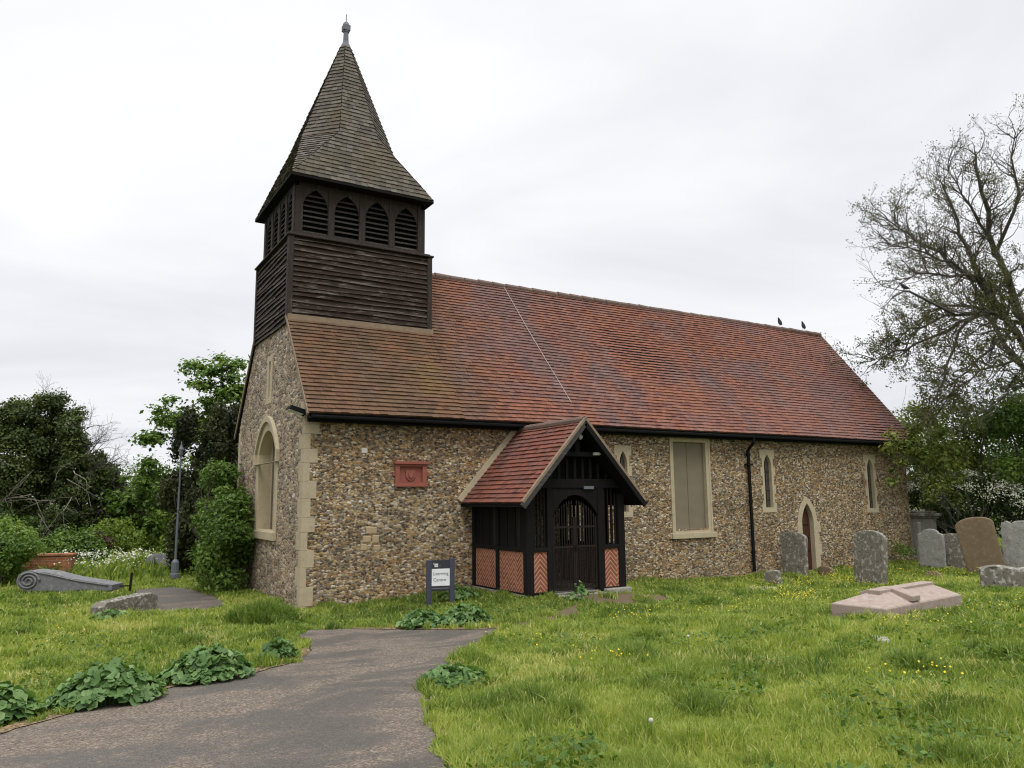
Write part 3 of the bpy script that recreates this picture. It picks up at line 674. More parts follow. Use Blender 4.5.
def belfry_side(k):
    mp, Wk = side_map(k, INS); u0, u1 = INS, Wk - INS; wd = u1 - u0; zb, zt = TZ1 + .08, TZ2 - .06
    f = MB(); cw_ = .17; mw_ = .15; ow = (wd - 2 * cw_ - 3 * mw_) / 4
    lou = MB()
    f.prism(rect(u0, u1, zt - .10, zt + .02), mp, .0, -.08)
    f.prism(rect(u0, u1, zb, zb + .07), mp, .03, -.08)
    for e in (u0, u1 - cw_): f.prism(rect(e, e + cw_, zb + .07, zt - .10), mp, .03, -.1, .6)
    for i in range(4):
        a = u0 + cw_ + i * (ow + mw_); c = a + ow / 2
        if i < 3: f.prism(rect(a + ow, a + ow + mw_, zb + .07, zt - .10), mp, .015, -.1, .4)
        ap = arch(c, ow, zb + .07, zt - .62, zt - .13, 6); top = zt - .10
        rt = [p for p in ap[1:1 + (len(ap) - 1) // 2]]                          # right springing .. apex
        f.prism([(a + ow, top), (c, top)] + rt[::-1], mp, -.005, -.05, .7)
        lf = [(2 * c - x, z) for x, z in rt]
        f.prism([(c, top), (a, top)] + lf, mp, -.005, -.05, .7)
        z = zb + .10
        while z < zt - .2:
            zz_ = z + rs.uniform(-.008, .008); t = rs.random(); hw = ow / 2
            lou.add([mp(a - .01, zz_, -.02), mp(a + ow + .01, zz_ + rs.uniform(-.006, .006), -.02), mp(a + ow + .01, zz_ + .075, -.13), mp(a - .01, zz_ + .075, -.13), mp(a - .01, zz_ - .018, -.024), mp(a + ow + .01, zz_ - .018, -.024), mp(a + ow + .01, zz_ + .055, -.135), mp(a - .01, zz_ + .055, -.135)],
                    [(0, 1, 2, 3), (4, 5, 1, 0), (4, 5, 6, 7)], t)
            z += .125
    f.build('belfry_frame', M['board_post'], turret, bevel=.005); lou.build('louvre', M['louvre'], turret, recalc=False)
for k in range(4): belfry_side(k)
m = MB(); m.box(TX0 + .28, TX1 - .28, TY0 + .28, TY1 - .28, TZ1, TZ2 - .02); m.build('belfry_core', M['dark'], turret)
# splay-footed octagonal spire
SCX, SCY, SZ0, SZ1, SZ2, SH, STOP = 1.67, 3.08, 9.47, 10.98, 14.0, 1.76, .125
ap_ = lambda z: SH + (STOP - SH) * (z - SZ0) / (SZ2 - SZ0)
def octv(z):
    a = ap_(z); b = a * math.tan(math.pi / 8)
    return [Vector((SCX + x, SCY + y, z)) for x, y in ((-b, -a), (b, -a), (a, -b), (a, b), (b, a), (-b, a), (-a, b), (-a, -b))]
o1, o2 = octv(SZ1), octv(SZ2)
sq = [Vector((SCX + x * SH, SCY + y * SH, SZ0)) for x, y in ((-1, -1), (1, -1), (1, 1), (-1, 1))]
m = MB(); rs = random.Random(31)
faces = [[sq[0], sq[1], o1[1], o2[1], o2[0], o1[0]], [sq[1], sq[2], o1[3], o2[3], o2[2], o1[2]], [sq[2], sq[3], o1[5], o2[5], o2[4], o1[4]], [sq[3], sq[0], o1[7], o2[7], o2[6], o1[6]]]
faces += [[o1[7], o1[0], o2[0], o2[7]], [o1[1], o1[2], o2[2], o2[1]], [o1[3], o1[4], o2[4], o2[3]], [o1[5], o1[6], o2[6], o2[5]]]
faces += [[sq[0], o1[0], o1[7]], [sq[1], o1[2], o1[1]], [sq[2], o1[4], o1[3]], [sq[3], o1[6], o1[5]]]
core = MB()
for fc in faces:
    nrm = (fc[1] - fc[0]).cross(fc[2] - fc[0]).normalized(); ce = sum(fc, Vector()) / len(fc)
    fc2 = fc if nrm.z > 0 else [fc[0]] + fc[1:][::-1]
    tile_poly(m, fc2, (0, 0, 1), .125, .15, rs, .026); core.add([p - Vector((0, 0, .03)) for p in fc], [tuple(range(len(fc)))])
sp = m.build('spire', M['shingle'], turret, recalc=False)
core.add([p - Vector((0, 0, .05)) for p in sq], [(0, 1, 2, 3)])
core.build('spire_core', M['black_timber'], turret)
m = MB()
for a, b in zip(sq, sq[1:] + sq[:1]): m.beam(a - Vector((0, 0, .04)), b - Vector((0, 0, .04)), .04, .05)
m.build('eaves_board', M['black_timber'], turret)
m = MB()
for i in (7, 1, 3, 5): m = MB(); m.beam(o1[i] + Vector((0, 0, .03)), o1[(i + 1) % 8] + Vector((0, 0, .03)), .035, .02); m.build('broach_flashing', M['verge'], turret)
m = MB(); m.lathe([(.16, 13.93), (.13, 14.03), (.09, 14.12), (.075, 14.18), (.065, 14.42), (.085, 14.45), (.09, 14.48)], (SCX, SCY, 0), 12); m.box(SCX - .095, SCX + .095, SCY - .095, SCY + .095, 14.48, 14.64); m.lathe([(.1, 14.64), (.06, 14.73), (.012, 14.75), (.01, 14.98)], (SCX, SCY, 0), 10)
m.build('finial', M['lead'], turret, bevel=.01)
m = MB(); m.box(-.04, TX1 + .07, TY0 - .13, TY0 - .066, TZ0 + .0, TZ0 + .165); m.box(TX1 + .07, TX1 + .2, TY0 - .1, TY0 + .1, TZ0 - .02, TZ0 + .12); m.build('turret_flashing', M['verge'], turret)

# ------------------------------------------------------------------ PORCH
porch = tag(empty('porch', (3.8, -2.3, .2)), 'black timbered porch with red tiled gable roof, chevron brick panels and iron gates', 'porch')
def pt(m, name, mat, parent=porch, **k):
    o = MB.build(m, name, mat, None, **k)
    o.parent = parent; return o
PW, PD = 2.48, 2.3                        # local frame: x 0..PW, y 0 (front) .. PD (church wall), z from ground
RXc, REz, RRz = PW / 2, 1.80, 3.47; HWr = 1.52; GP0, GP1 = .64, 1.77; MY = 1.13
posts = [('corner', .0, .17), ('gate', GP0 - .14, .14), ('gate', GP1, .16), ('corner', PW - .17, .17)]
for nm, x, w in posts:
    m = MB(); m.box(x, x + w, 0, .15, -.1, 2.09 if nm == 'gate' else 1.97); pt(m, 'post', M['black_timber'], bevel=.012)
for x in (0, PW - .12):
    for y in (MY, PD - .13):
        m = MB(); m.box(x, x + .12, y, y + .12, -.1, 1.86); pt(m, 'post', M['black_timber'], bevel=.012)
# rails, sills, wall plates
FP = ((.17, GP0 - .14), (GP1 + .16, PW - .17))
for x0, x1 in FP:
    m = MB(); m.box(x0, x1, .0, .13, .83, .91); pt(m, 'rail', M['black_timber'], bevel=.01)
    m = MB(); m.box(x0, x1, .01, .13, .0, .05); pt(m, 'rail', M['black_timber'], bevel=.01)
for x in (.005, PW - .115):
    for y0, y1 in ((.15, MY), (MY + .12, PD - .13)):
        m = MB(); m.box(x, x + .11, y0, y1, .83, .91); pt(m, 'rail', M['black_timber'], bevel=.01)
        m = MB(); m.box(x, x + .1, y0, y1, -.05, .04); pt(m, 'rail', M['black_timber'], bevel=.01)
    m = MB(); m.box(x - .01, x + .12, .15, PD - .01, 1.74, 1.86); pt(m, 'wall_plate', M['black_timber'], bevel=.01)
# brick panels: each its own local frame so the chevrons centre on it
def panel(x0, y0, w, rz):
    m = MB(); m.box(0, w, 0, .05, .03, .83); o = pt(m, 'brick_panel', M['chevron_wide'] if w < .5 else M['chevron']); o.location = (x0, y0, 0); o.rotation_euler = (0, 0, rz)
for x in (.085, PW - .035):
    panel(x, .15, MY - .15, R(90)); panel(x, MY + .12, PD - .13 - MY - .12, R(90))
for x0, x1 in FP: panel(x0, .04, x1 - x0, 0)
# upper boarding on the sides with narrow gaps, balusters at the front
rp = random.Random(8)
for x in (.04, PW - .07):
    m = MB()
    for y0, y1 in ((.15, MY), (MY + .12, PD - .13)):
        n = 6; st = (y1 - y0) / n
        for i in range(n):
            g_ = .014 if i in (2, 4) else .002
            if x > 1: g_ = .045
            m.box(x + (i % 2) * .008, x + .025 + (i % 2) * .008, y0 + st * i + g_, y0 + st * (i + 1) - g_, .91, 1.74, rp.random())
    pt(m, 'side_boarding', M['black_timber'])
for x0, x1 in FP:
    for i in range(4):
        u = x0 + (x1 - x0) * (i + .5) / 4; m = MB(); m.box(u - .016, u + .016, .05, .08, .91, 2.09 if .25 < u < PW - .25 else 1.98); pt(m, 'baluster', M['black_timber'])
# gable truss: tie beam, arched head, king post, collar, studs
mpf = lambda u, v, n: (u, -n, v)
m = MB(); m.prism([(.1, 2.09), (PW - .1, 2.09), (PW - .29, 2.28), (.29, 2.28)], lambda u, v, n: (u, -n, v), .01, -.15); pt(m, 'tie_beam', M['black_timber'], bevel=.012)
ap = arch(RXc, GP1 - GP0, 1.6, 1.55, 1.95, 8); ac = (GP0 + GP1) / 2; rt = [(x - RXc + ac, z) for x, z in ap[1:12]]
m = MB(); m.prism([(GP1, 2.09), (ac, 2.09)] + rt[::-1], mpf, -.02, -.12); m.prism([(ac, 2.09), (GP0, 2.09)] + [(2 * ac - x, z) for x, z in rt], mpf, -.02, -.12); pt(m, 'arched_head', M['black_timber'])
m = MB(); m.box(RXc - .06, RXc + .06, -.06, .03, 2.84, 3.3); pt(m, 'king_post', M['black_timber'], bevel=.01)
m = MB(); m.box(RXc - .56, RXc + .56, -.07, .05, 2.74, 2.84); pt(m, 'collar', M['black_timber'], bevel=.01)
for i in range(9):
    u = RXc - .8 + i * .2; zt = RRz - abs(u - RXc) * (RRz - REz) / HWr - .2
    m = MB(); m.box(u - .03, u + .03, .05, .08, 2.28, min(zt, 2.76 if abs(u - RXc) < .6 else zt)); pt(m, 'gable_stud', M['black_timber'])
m = MB(); m.prism([(.32, 2.28), (PW - .32, 2.28), (RXc + .12, 3.25), (RXc - .12, 3.25)], mpf, -.3, -.33); pt(m, 'gable_boarding', M['black_timber'])
# roof
OY = -.33
m = MB(); rs = random.Random(17)
tile_poly(m, [(RXc - HWr, PD, REz), (RXc - HWr, OY, REz), (RXc, OY, RRz), (RXc, PD, RRz)], (0, 0, 1), .125, .165, rs, .03, .008)
tile_poly(m, [(RXc + HWr, OY, REz), (RXc + HWr, PD, REz), (RXc, PD, RRz), (RXc, OY, RRz)], (0, 0, 1), .125, .165, rs, .03, .008)
pr = pt(m, 'roof', M['tile_porch'], recalc=False)
m = MB()
for s in (-1, 1):
    m.add([(RXc + s * HWr, OY + .02, REz - .03), (RXc + s * HWr, PD, REz - .03), (RXc, PD, RRz - .03), (RXc, OY + .02, RRz - .03)], [(0, 1, 2, 3)])
    m.add([(RXc + s * HWr, OY + .02, REz - .07), (RXc + s * HWr, PD, REz - .07), (RXc, PD, RRz - .08), (RXc, OY + .02, RRz - .08)], [(0, 1, 2, 3)])
    m.beam((RXc + s * (HWr - .03), OY + .03, REz - .05), (RXc + s * (HWr - .03), PD, REz - .05), .04, .06)
pt(m, 'roof_boarding', M['black_timber'], pr)
m = MB(); y = OY
while y < PD - .05: m.tube([(RXc, y, RRz + .0), (RXc, min(y + .42, PD - .02), RRz + rs.uniform(-.006, .006))], .09, 10, rs.random()); y += .43
pt(m, 'ridge_tiles', M['ridge'], pr)
for s in (-1, 1):
    m = MB(); m.beam((RXc + s * (HWr + .02), OY - .02, REz - .07), (RXc + s * .0, OY - .02, RRz - .07 + .02), .045, .13, (0, 0, 1)); pt(m, 'barge_board', M['barge'] if s < 0 else M['black_timber'], bevel=.006)
    m = MB(); m.beam((RXc + s * (HWr + .02), OY - .01, REz + .02), (RXc, OY - .01, RRz + .04), .07, .05, (0, 0, 1)); pt(m, 'verge', M['verge'], pr)
    m = MB(); m.beam((RXc + s * (HWr + .04), PD - .03, REz + .05), (RXc + s * .06, PD - .03, RRz + .06), .05, .13, (0, 0, 1)); pt(m, 'wall_flashing', M['dressing'], pr)
# gates
GC = (GP0 + GP1) / 2
def gate(x0, x1):
    m = MB(); y = .07
    for z in (.05, .88, 1.28): m.box(x0, x1, y - .012, y + .012, z, z + .04)
    m.box(x0, x0 + .035, y - .018, y + .018, .02, 1.5); m.box(x1 - .035, x1, y - .018, y + .018, .02, 1.5)
    n = 9
    for i in range(1, n):
        u = x0 + (x1 - x0) * i / n; top = 1.36 + .4 * (1 - (abs(u - GC) / .6) ** 2)
        m.tube([(u, y, .05), (u, y, top)], .012, 6); m.lathe([(.011, 0), (.02, .03), (.002, .1)], (u, y, top), 6)
        uu = u - (x1 - x0) / n / 2; m.tube([(uu, y, .05), (uu, y, .9)], .006, 5)
    g_ = pt(m, 'gate', M['iron']); return g_
gate(GP0 + .01, GC - .005); gl = gate(GC + .005, GP1 - .01)
m = MB(); m.box(GC - .02, GC + .04, .03, .055, .87, .93); m.lathe([(.014, 0), (.018, .03), (.008, .05)], (GC + .01, .04, .82), 8); m2 = pt(m, 'latch', M['gutter'], gl)
m = MB(); m.lathe([(.02, -.05), (.045, -.02), (.055, .02), (.03, .06)], (RXc + .03, -.12, 3.14), 10); m.tube([(RXc + .03, -.06, 3.16), (RXc + .03, -.12, 3.16)], .012, 6); pt(m, 'lamp', M['lamp_white'], smooth=True)
m = MB(); m.box(RXc + .38, RXc + .5, -.16, -.07, 2.77, 2.83); m.tube([(RXc + .5, -.115, 2.80), (RXc + .54, -.115, 2.80)], .025, 8); pt(m, 'camera_housing', M['lamp_white'], bevel=.01)
m = MB(); m.box(GC + .2, GC + .45, -.035, -.012, 2.07, 2.13); pt(m, 'notice', M['lead'])
m = MB(); m.box(-.02, PW + .02, .02, PD - .02, -.3, .005); pt(m, 'floor', M['concrete'])
m = MB(); m.box(1.85, 2.5, -.16, -.01, -.3, .03); m.box(GP0 - .05, 1.8, -.34, -.01, -.3, -.02); pt(m, 'step', M['concrete'], bevel=.02)

# ------------------------------------------------------------------ text helper
def text_mesh(name, s, size, loc, rot, mat, parent, ext=.0012):
    cu = bpy.data.curves.new(name, 'FONT'); cu.body = s; cu.size = size; cu.extrude = ext
    t = bpy.data.objects.new(name, cu); COL.objects.link(t)
    dg = bpy.context.evaluated_depsgraph_get(); me = bpy.data.meshes.new_from_object(t.evaluated_get(dg))
    COL.objects.unlink(t); bpy.data.objects.remove(t); me.materials.clear(); me.materials.append(mat)
    o = link(bpy.data.objects.new(name, me), parent); o.location = loc; o.rotation_euler = rot
    return o

# ------------------------------------------------------------------ SIGN
sx0, sy0 = 2.17, -1.16
sg = tag(empty('sign', (sx0, sy0, float(gz(sx0, sy0))), math.atan2(-.12, .47)), 'slate blue two-post sign reading Learning Centre beside the porch', 'sign')
SW = .56
for x in (0, SW - .1):
    m = MB(); m.box(x, x + .1, -.04, .04, -.2, .90 + (.03 if x else 0)); m.build('post', M['navy'], sg, bevel=.008)
m = MB(); m.box(.1, SW - .1, -.025, .025, .30, .90); pn = m.build('panel', M['navy_panel'], sg, bevel=.004)
m = MB(); m.box(.1, SW - .1, -.034, -.026, .40, .73); bd = m.build('board', M['white'], sg)
text_mesh('lettering', 'Learning', .088, (.13, -.0355, .61), (R(90), 0, 0), M['ink'], bd)
text_mesh('lettering', 'Centre', .088, (.13, -.0355, .49), (R(90), 0, 0), M['ink'], bd)
m = MB(); m.box(.1, SW - .1, -.03, -.026, .345, .36); m.build('strip', M['lead'], pn)
m = MB(); m.box(.155, .225, -.031, -.026, .765, .83); m.build('emblem', M['white'], pn)
text_mesh('emblem_lettering', 'CB', .045, (.16, -.0325, .78), (R(90), 0, 0), M['navy_panel'], pn)
text_mesh('emblem_lettering', 'Y', .05, (.12, -.027, .815), (R(90), 0, R(0)), M['white'], pn)
text_mesh('emblem_lettering', '17', .05, (.24, -.027, .77), (R(90), 0, 0), M['lead'], pn)

# ------------------------------------------------------------------ GRAVESTONES
def outline(style, w, hgt):
    a = w / 2
    if style == 'round': top = [(a * math.cos(t), hgt - a * .42 + a * .42 * math.sin(t)) for t in np.linspace(0, math.pi, 13)]
    elif style == 'shoulder':
        s = a * .66; top = [(a, hgt - .16), (s + .03, hgt - .13)] + [(s * math.cos(t), hgt - .13 + .13 * math.sin(t)) for t in np.linspace(0, math.pi, 9)] + [(-s - .03, hgt - .13), (-a, hgt - .16)]
    elif style == 'scallop':
        top = [(a, hgt - .1), (a * .8, hgt - .03), (a * .62, hgt - .09), (a * .45, hgt - .02), (0, hgt), (-a * .45, hgt - .02), (-a * .62, hgt - .09), (-a * .8, hgt - .03), (-a, hgt - .1)]
    else: top = [(a, hgt - .03), (a * .4, hgt), (-a * .5, hgt - .015), (-a, hgt - .04)]
    return [(a * .985, -.25)] + [(float(x), float(y)) for x, y in top] + [(-a * .985, -.25)]
def stone_from(name, pts, th, mat, parent=None, rough=.012, cuts=.08, seed=1):
    """outline extruded to a slab, edges rounded, skin roughened by weather"""
    bm = bmesh.new(); a = [bm.verts.new((0, u, v)) for u, v in pts]; f = bm.faces.new(a)
    r = bmesh.ops.extrude_face_region(bm, geom=[f]); bmesh.ops.translate(bm, verts=[v for v in r['geom'] if isinstance(v, bmesh.types.BMVert)], vec=(th, 0, 0))
    bmesh.ops.recalc_face_normals(bm, faces=bm.faces)
    bmesh.ops.bevel(bm, geom=[e for e in bm.edges if e.calc_face_angle(0) > .5], offset=.014, segments=2, affect='EDGES', profile=.5)
    bmesh.ops.triangulate(bm, faces=bm.faces)
    for _ in range(4):
        e = [e for e in bm.edges if e.calc_length() > cuts * 1.6]
        if not e: break
        bmesh.ops.subdivide_edges(bm, edges=e, cuts=1); bmesh.ops.triangulate(bm, faces=bm.faces)
    bm.normal_update()
    for v in bm.verts:
        q = vnoise(v.co.y * 1 + v.co.x * 3, v.co.z, .12, seed) + .5 * vnoise(v.co.y + v.co.x * 3, v.co.z, .045, seed + 5) - .75
        v.co += v.normal * float(q) * rough
    me = bpy.data.meshes.new(name); bm.to_mesh(me); bm.free(); me.materials.append(mat)
    me.polygons.foreach_set('use_smooth', [True] * len(me.polygons))
    return link(bpy.data.objects.new(name, me), parent)
def headstone(x, y, style, w, hgt, th, mat, label, rz=0, lean=0, tilt=0, seed=1, cat='gravestone', name='gravestone', rough=.014):
    o = stone_from(name, outline(style, w, hgt), th, M[mat], None, rough, .09, seed)
    o.location = (x, y, float(gz(x, y))); o.rotation_euler = (R(lean), R(tilt), R(rz)); return tag(o, label, cat)
headstone(13.4, -.75, 'round', .80, 1.24, .13, 'headstone', 'lichen spotted grey gravestone with rounded top standing just before the pointed doorway', 4, 1, 2, 1)
headstone(13.0, -3.32, 'round', .90, 1.33, .13, 'headstone', 'tall grey gravestone with rounded top, lichened, alone in grass beyond the granite tomb', -6, 2, 3, 2)
headstone(18.5, -1.66, 'shoulder', .74, 1.2, .12, 'headstone_pale', 'pale grey gravestone with shouldered top in front of the pedestal tomb', 6, 0, 0, 3)
headstone(19.0, -2.15, 'flat', .8, 1.05, .14, 'headstone', 'low flat-topped lichened gravestone between the pale shouldered stone and the brown stone', 12, 0, 0, 4)
headstone(17.6, -3.72, 'round', .92, 1.55, .14, 'headstone_brown', 'large brown gravestone with rounded top leaning to the left', 24, -9, -3, 5, rough=.008)
headstone(18.3, -4.45, 'scallop', 1.25, 1.40, .13, 'headstone_pale', 'pale grey gravestone with scalloped top beside the leaning brown stone', 14, 2, 2, 6)
headstone(11.2, -1.95, 'round', .42, .40, .12, 'headstone', 'small dark rounded footstone low in grass left of the lichened stone by the door', 10, -12, 4, 7)
headstone(14.35, -1.05, 'round', .44, .28, .10, 'headstone_brown', 'small half sunk brown stone at the foot of the pointed doorway', 5, 6, 0, 8)
headstone(15.7, -3.3, 'round', .4, .2, .12, 'headstone_brown', 'tiny sunken brown stump of stone in grass before the pale shouldered gravestone', 0, 0, 10, 9)
headstone(20.0, -.3, 'flat', .1, 1.35, .12, 'headstone_pale', 'thin pale stone post leaning at the far corner of the church', 0, 4, 0, 10, 'stone post', 'stone_post')
# broken chest-tomb end, heavy and lichened
o = stone_from('stone_block', [(-.78, -.2), (-.76, .36), (-.4, .44), (.1, .40), (.5, .47), (.74, .38), (.78, -.2)], .5, M['headstone'], None, .05, .1, 12)
o.location = (12.45, -7.15, float(gz(12.4, -7))); o.rotation_euler = (0, 0, R(28)); tag(o, 'rough broken block of lichened stone at the right edge, in front of the scalloped gravestone', 'stone block')
# fragments flush in the turf
o = stone_from('stone_slab', [(-.3, -.1), (-.28, .04), (.3, .05), (.32, -.1)], .7, M['headstone_pale'], None, .02, .1, 14); o.location = (10.0, -2.1, float(gz(10, -2))); o.rotation_euler = (0, 0, R(-62)); tag(o, 'pale flat slab half sunk in grass near the black downpipe', 'stone slab')
o = stone_from('stone_slab', [(-.14, -.1), (-.13, .06), (.13, .07), (.14, -.1)], .18, M['headstone_pale'], None, .015, .08, 15); o.location = (4.3, -9.35, float(gz(4.3, -9.3))); o.rotation_euler = (0, 0, R(-50)); tag(o, 'small pale flat stone in grass in front of the granite tomb', 'stone slab')
# pedestal tomb
ped = tag(empty('pedestal_tomb', (21.35, .25, 0), R(38)), 'tall grey pedestal tomb with moulded cap at the far corner of the church', 'tomb')
m = MB(); m.box(-.36, .36, -.36, .36, .3, 1.28); m.build('die', M['headstone_pale'], ped, bevel=.015)
m = MB(); m.box(-.5, .5, -.5, .5, -.2, .22); m.box(-.43, .43, -.43, .43, .22, .3); m.build('plinth', M['headstone'], ped, bevel=.02)
m = MB(); m.box(-.44, .44, -.44, .44, 1.28, 1.35); m.box(-.52, .52, -.52, .52, 1.35, 1.46); m.box(-.4, .4, -.4, .4, 1.46, 1.53); m.build('cap', M['headstone'], ped, bevel=.025)
# pink granite coffin tomb with raised cross
tomb = tag(empty('coffin_tomb', (7.45, -7.68, float(gz(7.4, -7.7)) + .04), R(7)), 'low pink granite coped tomb with raised cross lying in the grass', 'tomb')
TL, TW = 2.55, .86
m = MB(); m.box(-TL / 2, TL / 2, -TW / 2, TW / 2, -.25, .17); m.build('plinth', M['granite'], tomb, bevel=.012)
m = MB(); z0, z1, a, b = .172, .33, TL / 2 - .01, TW / 2 - .01; ia, ib = .62, .085
V = [(-a, -b, z0), (a, -b, z0), (a, b, z0), (-a, b, z0), (-a + ia, -ib, z1), (a - .25, -ib, z1), (a - .25, ib, z1), (-a + ia, ib, z1)]
m.add(V, [(0, 1, 5, 4), (1, 2, 6, 5), (2, 3, 7, 6), (3, 0, 4, 7), (4, 5, 6, 7), (0, 3, 2, 1)]); m.build('coping', M['granite'], tomb, bevel=.008)
m = MB(); m.box(-a + ia - .12, a - .2, -.1, .1, .26, .366)
mp = lambda u, v, n: (-.42 + n, u, v)
m.prism([(-b - .0, .2), (b, .2), (b, .28), (.12, .372), (-.12, .372), (-b, .28)], mp, 0, .26); m.build('cross', M['granite'], tomb, bevel=.01)

# ------------------------------------------------------------------ left background furniture
sc = tag(empty('scroll_monument', (-4.85, 7.0, 0), math.atan2(-1.35, 2.0)), 'long grey fallen stone scroll bracket tapering from a carved volute', 'monument')
th = np.linspace(.5 * math.pi, 1.9 * math.pi, 16)
pts = [(.33 + .33 * math.cos(t), .33 + .33 * math.sin(t)) for t in th][:14]
pts = [(.33 + .33 * math.cos(t), .33 + .33 * math.sin(t)) for t in np.linspace(R(80), R(290), 16)] + [(.9, -.05), (2.5, .02), (2.5, .2), (2.2, .26), (1.4, .42), (.8, .60)]
m = MB(); m.prism([(float(u), float(v)) for u, v in pts], lambda u, v, n: (u, n, v), 0, .5); m.build('bracket', M['slab_grey'], sc, bevel=.02)
m = MB()
sp_ = [(.33 + r * math.cos(t), -.015, .33 + r * math.sin(t)) for t, r in zip(np.linspace(0, 5 * math.pi, 60), np.linspace(.29, .05, 60))]
m.tube(sp_, .03, 6); m.tube([(.45, -.01, .62), (.9, -.01, .52), (1.6, -.01, .33), (2.4, -.01, .18)], .022, 6); m.build('volute', M['slab_grey'], sc, smooth=True)
st = stone_from('fallen_stone', [(-.8, -.15), (-.82, .14), (-.7, .24), (.6, .30), (.82, .25), (.8, -.15)], .42, M['headstone'], None, .03, .1, 21)
st.scale = (.8, .8, .9); st.location = (-3.0, 2.05, 0); st.rotation_euler = (0, 0, R(-52)); tag(st, 'low pale hog-backed stone lying at the edge of the rear path', 'fallen stone')
m = MB(); m.box(-.62, .62, -.16, .16, -.2, .72); m.box(-.66, .66, -.19, .19, .72, .78)
o = m.build('brick_wall', M['brick'], bevel=.012); o.location = (-4.15, 10.6, -.12); o.rotation_euler = (0, 0, R(-20)); tag(o, 'short stub of orange brick wall behind the grey scroll', 'wall', kind='thing')
o = stone_from('leaning_slab', [(-.68, -.2), (-.68, .52), (.5, .56), (.68, .42), (.7, -.2)], .12, M['slab_grey'], None, .01, .1, 23); o.location = (-1.1, 10.2, 0); o.rotation_euler = (0, R(12), R(60)); tag(o, 'broad blue grey stone slab propped behind the lamp post', 'stone slab')
sc.scale = (.95, 1, .74)
lp = tag(empty('lamp_post', (-1.15, 8.3, 0)), 'slender grey lamp post with stepped base and small lantern beyond the rear path', 'lamp post')
m = MB(); m.lathe([(.12, -.1), (.12, .1), (.1, .12), (.1, .42), (.07, .47), (.035, .5), (.026, 2.4), (.02, 3.35)], (0, 0, 0), 12); m.build('column', M['lamp_grey'], lp)
m = MB(); m.lathe([(.02, 3.35), (.05, 3.40), (.062, 3.54), (.075, 3.56), (.03, 3.66), (.015, 3.75), (.005, 3.8)], (0, 0, 0), 8); m.build('lantern', M['lamp_grey'], lp)
m = MB(); m.box(-.025, .025, -.02, .02, -.1, .42); m.box(-.26, 0, -.01, .01, .1, .13); o = m.build('iron_stub', M['iron'], bevel=.004); o.location = (-2.5, 5.55, 0); o.rotation_euler = (0, R(3), R(20)); tag(o, 'short rusty iron upright at the narrow end of the grey scroll', 'railing')

# ------------------------------------------------------------------ BIRDS
def bird(x, y, z, rz, mat, label, s=1., group=None):
    b = tag(empty('bird', (x, y, z), R(rz)), label, 'bird', group)
    prof = [(-.2, .075, .008), (-.14, .085, .03), (-.07, .10, .062), (0, .125, .075), (.05, .16, .066), (.085, .205, .042), (.105, .235, .036), (.125, .245, .03), (.145, .243, .012)]
    m = MB(); V = []; F = []; n = 10
    for px, pz, pr_ in prof:
        for k in range(n): w = 2 * math.pi * k / n; V.append((px * s, math.cos(w) * pr_ * s * .85, (pz + math.sin(w) * pr_) * s))
    for i in range(len(prof) - 1):
        for k in range(n): F.append((i * n + k, i * n + (k + 1) % n, (i + 1) * n + (k + 1) % n, (i + 1) * n + k))
    F += [tuple(range(n)), tuple((len(prof) - 1) * n + k for k in range(n))]; m.add(V, F); m.build('body', mat, b, smooth=True)
    m = MB(); m.lathe([(.009 * s, 0), (.001, .03 * s)], (0, 0, 0), 6); o = m.build('beak', M['beak'], b); o.location = (.143 * s, 0, .242 * s); o.rotation_euler = (0, R(95), 0)
    for sy in (-1, 1):
        m = MB(); m.tube([(0, sy * .025 * s, .06 * s), (.01 * s, sy * .03 * s, 0)], .006 * s, 5); m.tube([(-.015 * s, sy * .03 * s, .003), (.035 * s, sy * .03 * s, .003)], .005 * s, 5); m.build('leg', M['beak'], b)
    return b
bird(18.2, Wd / 2, RZ + .1, 200, M['bird_grey'], 'grey pigeon on the roof ridge, the one farther from the gable end', 1.1)
bird(19.5, Wd / 2, RZ + .1, 200, M['bird_grey'], 'grey pigeon on the roof ridge, the one nearer the gable end', 1.1)

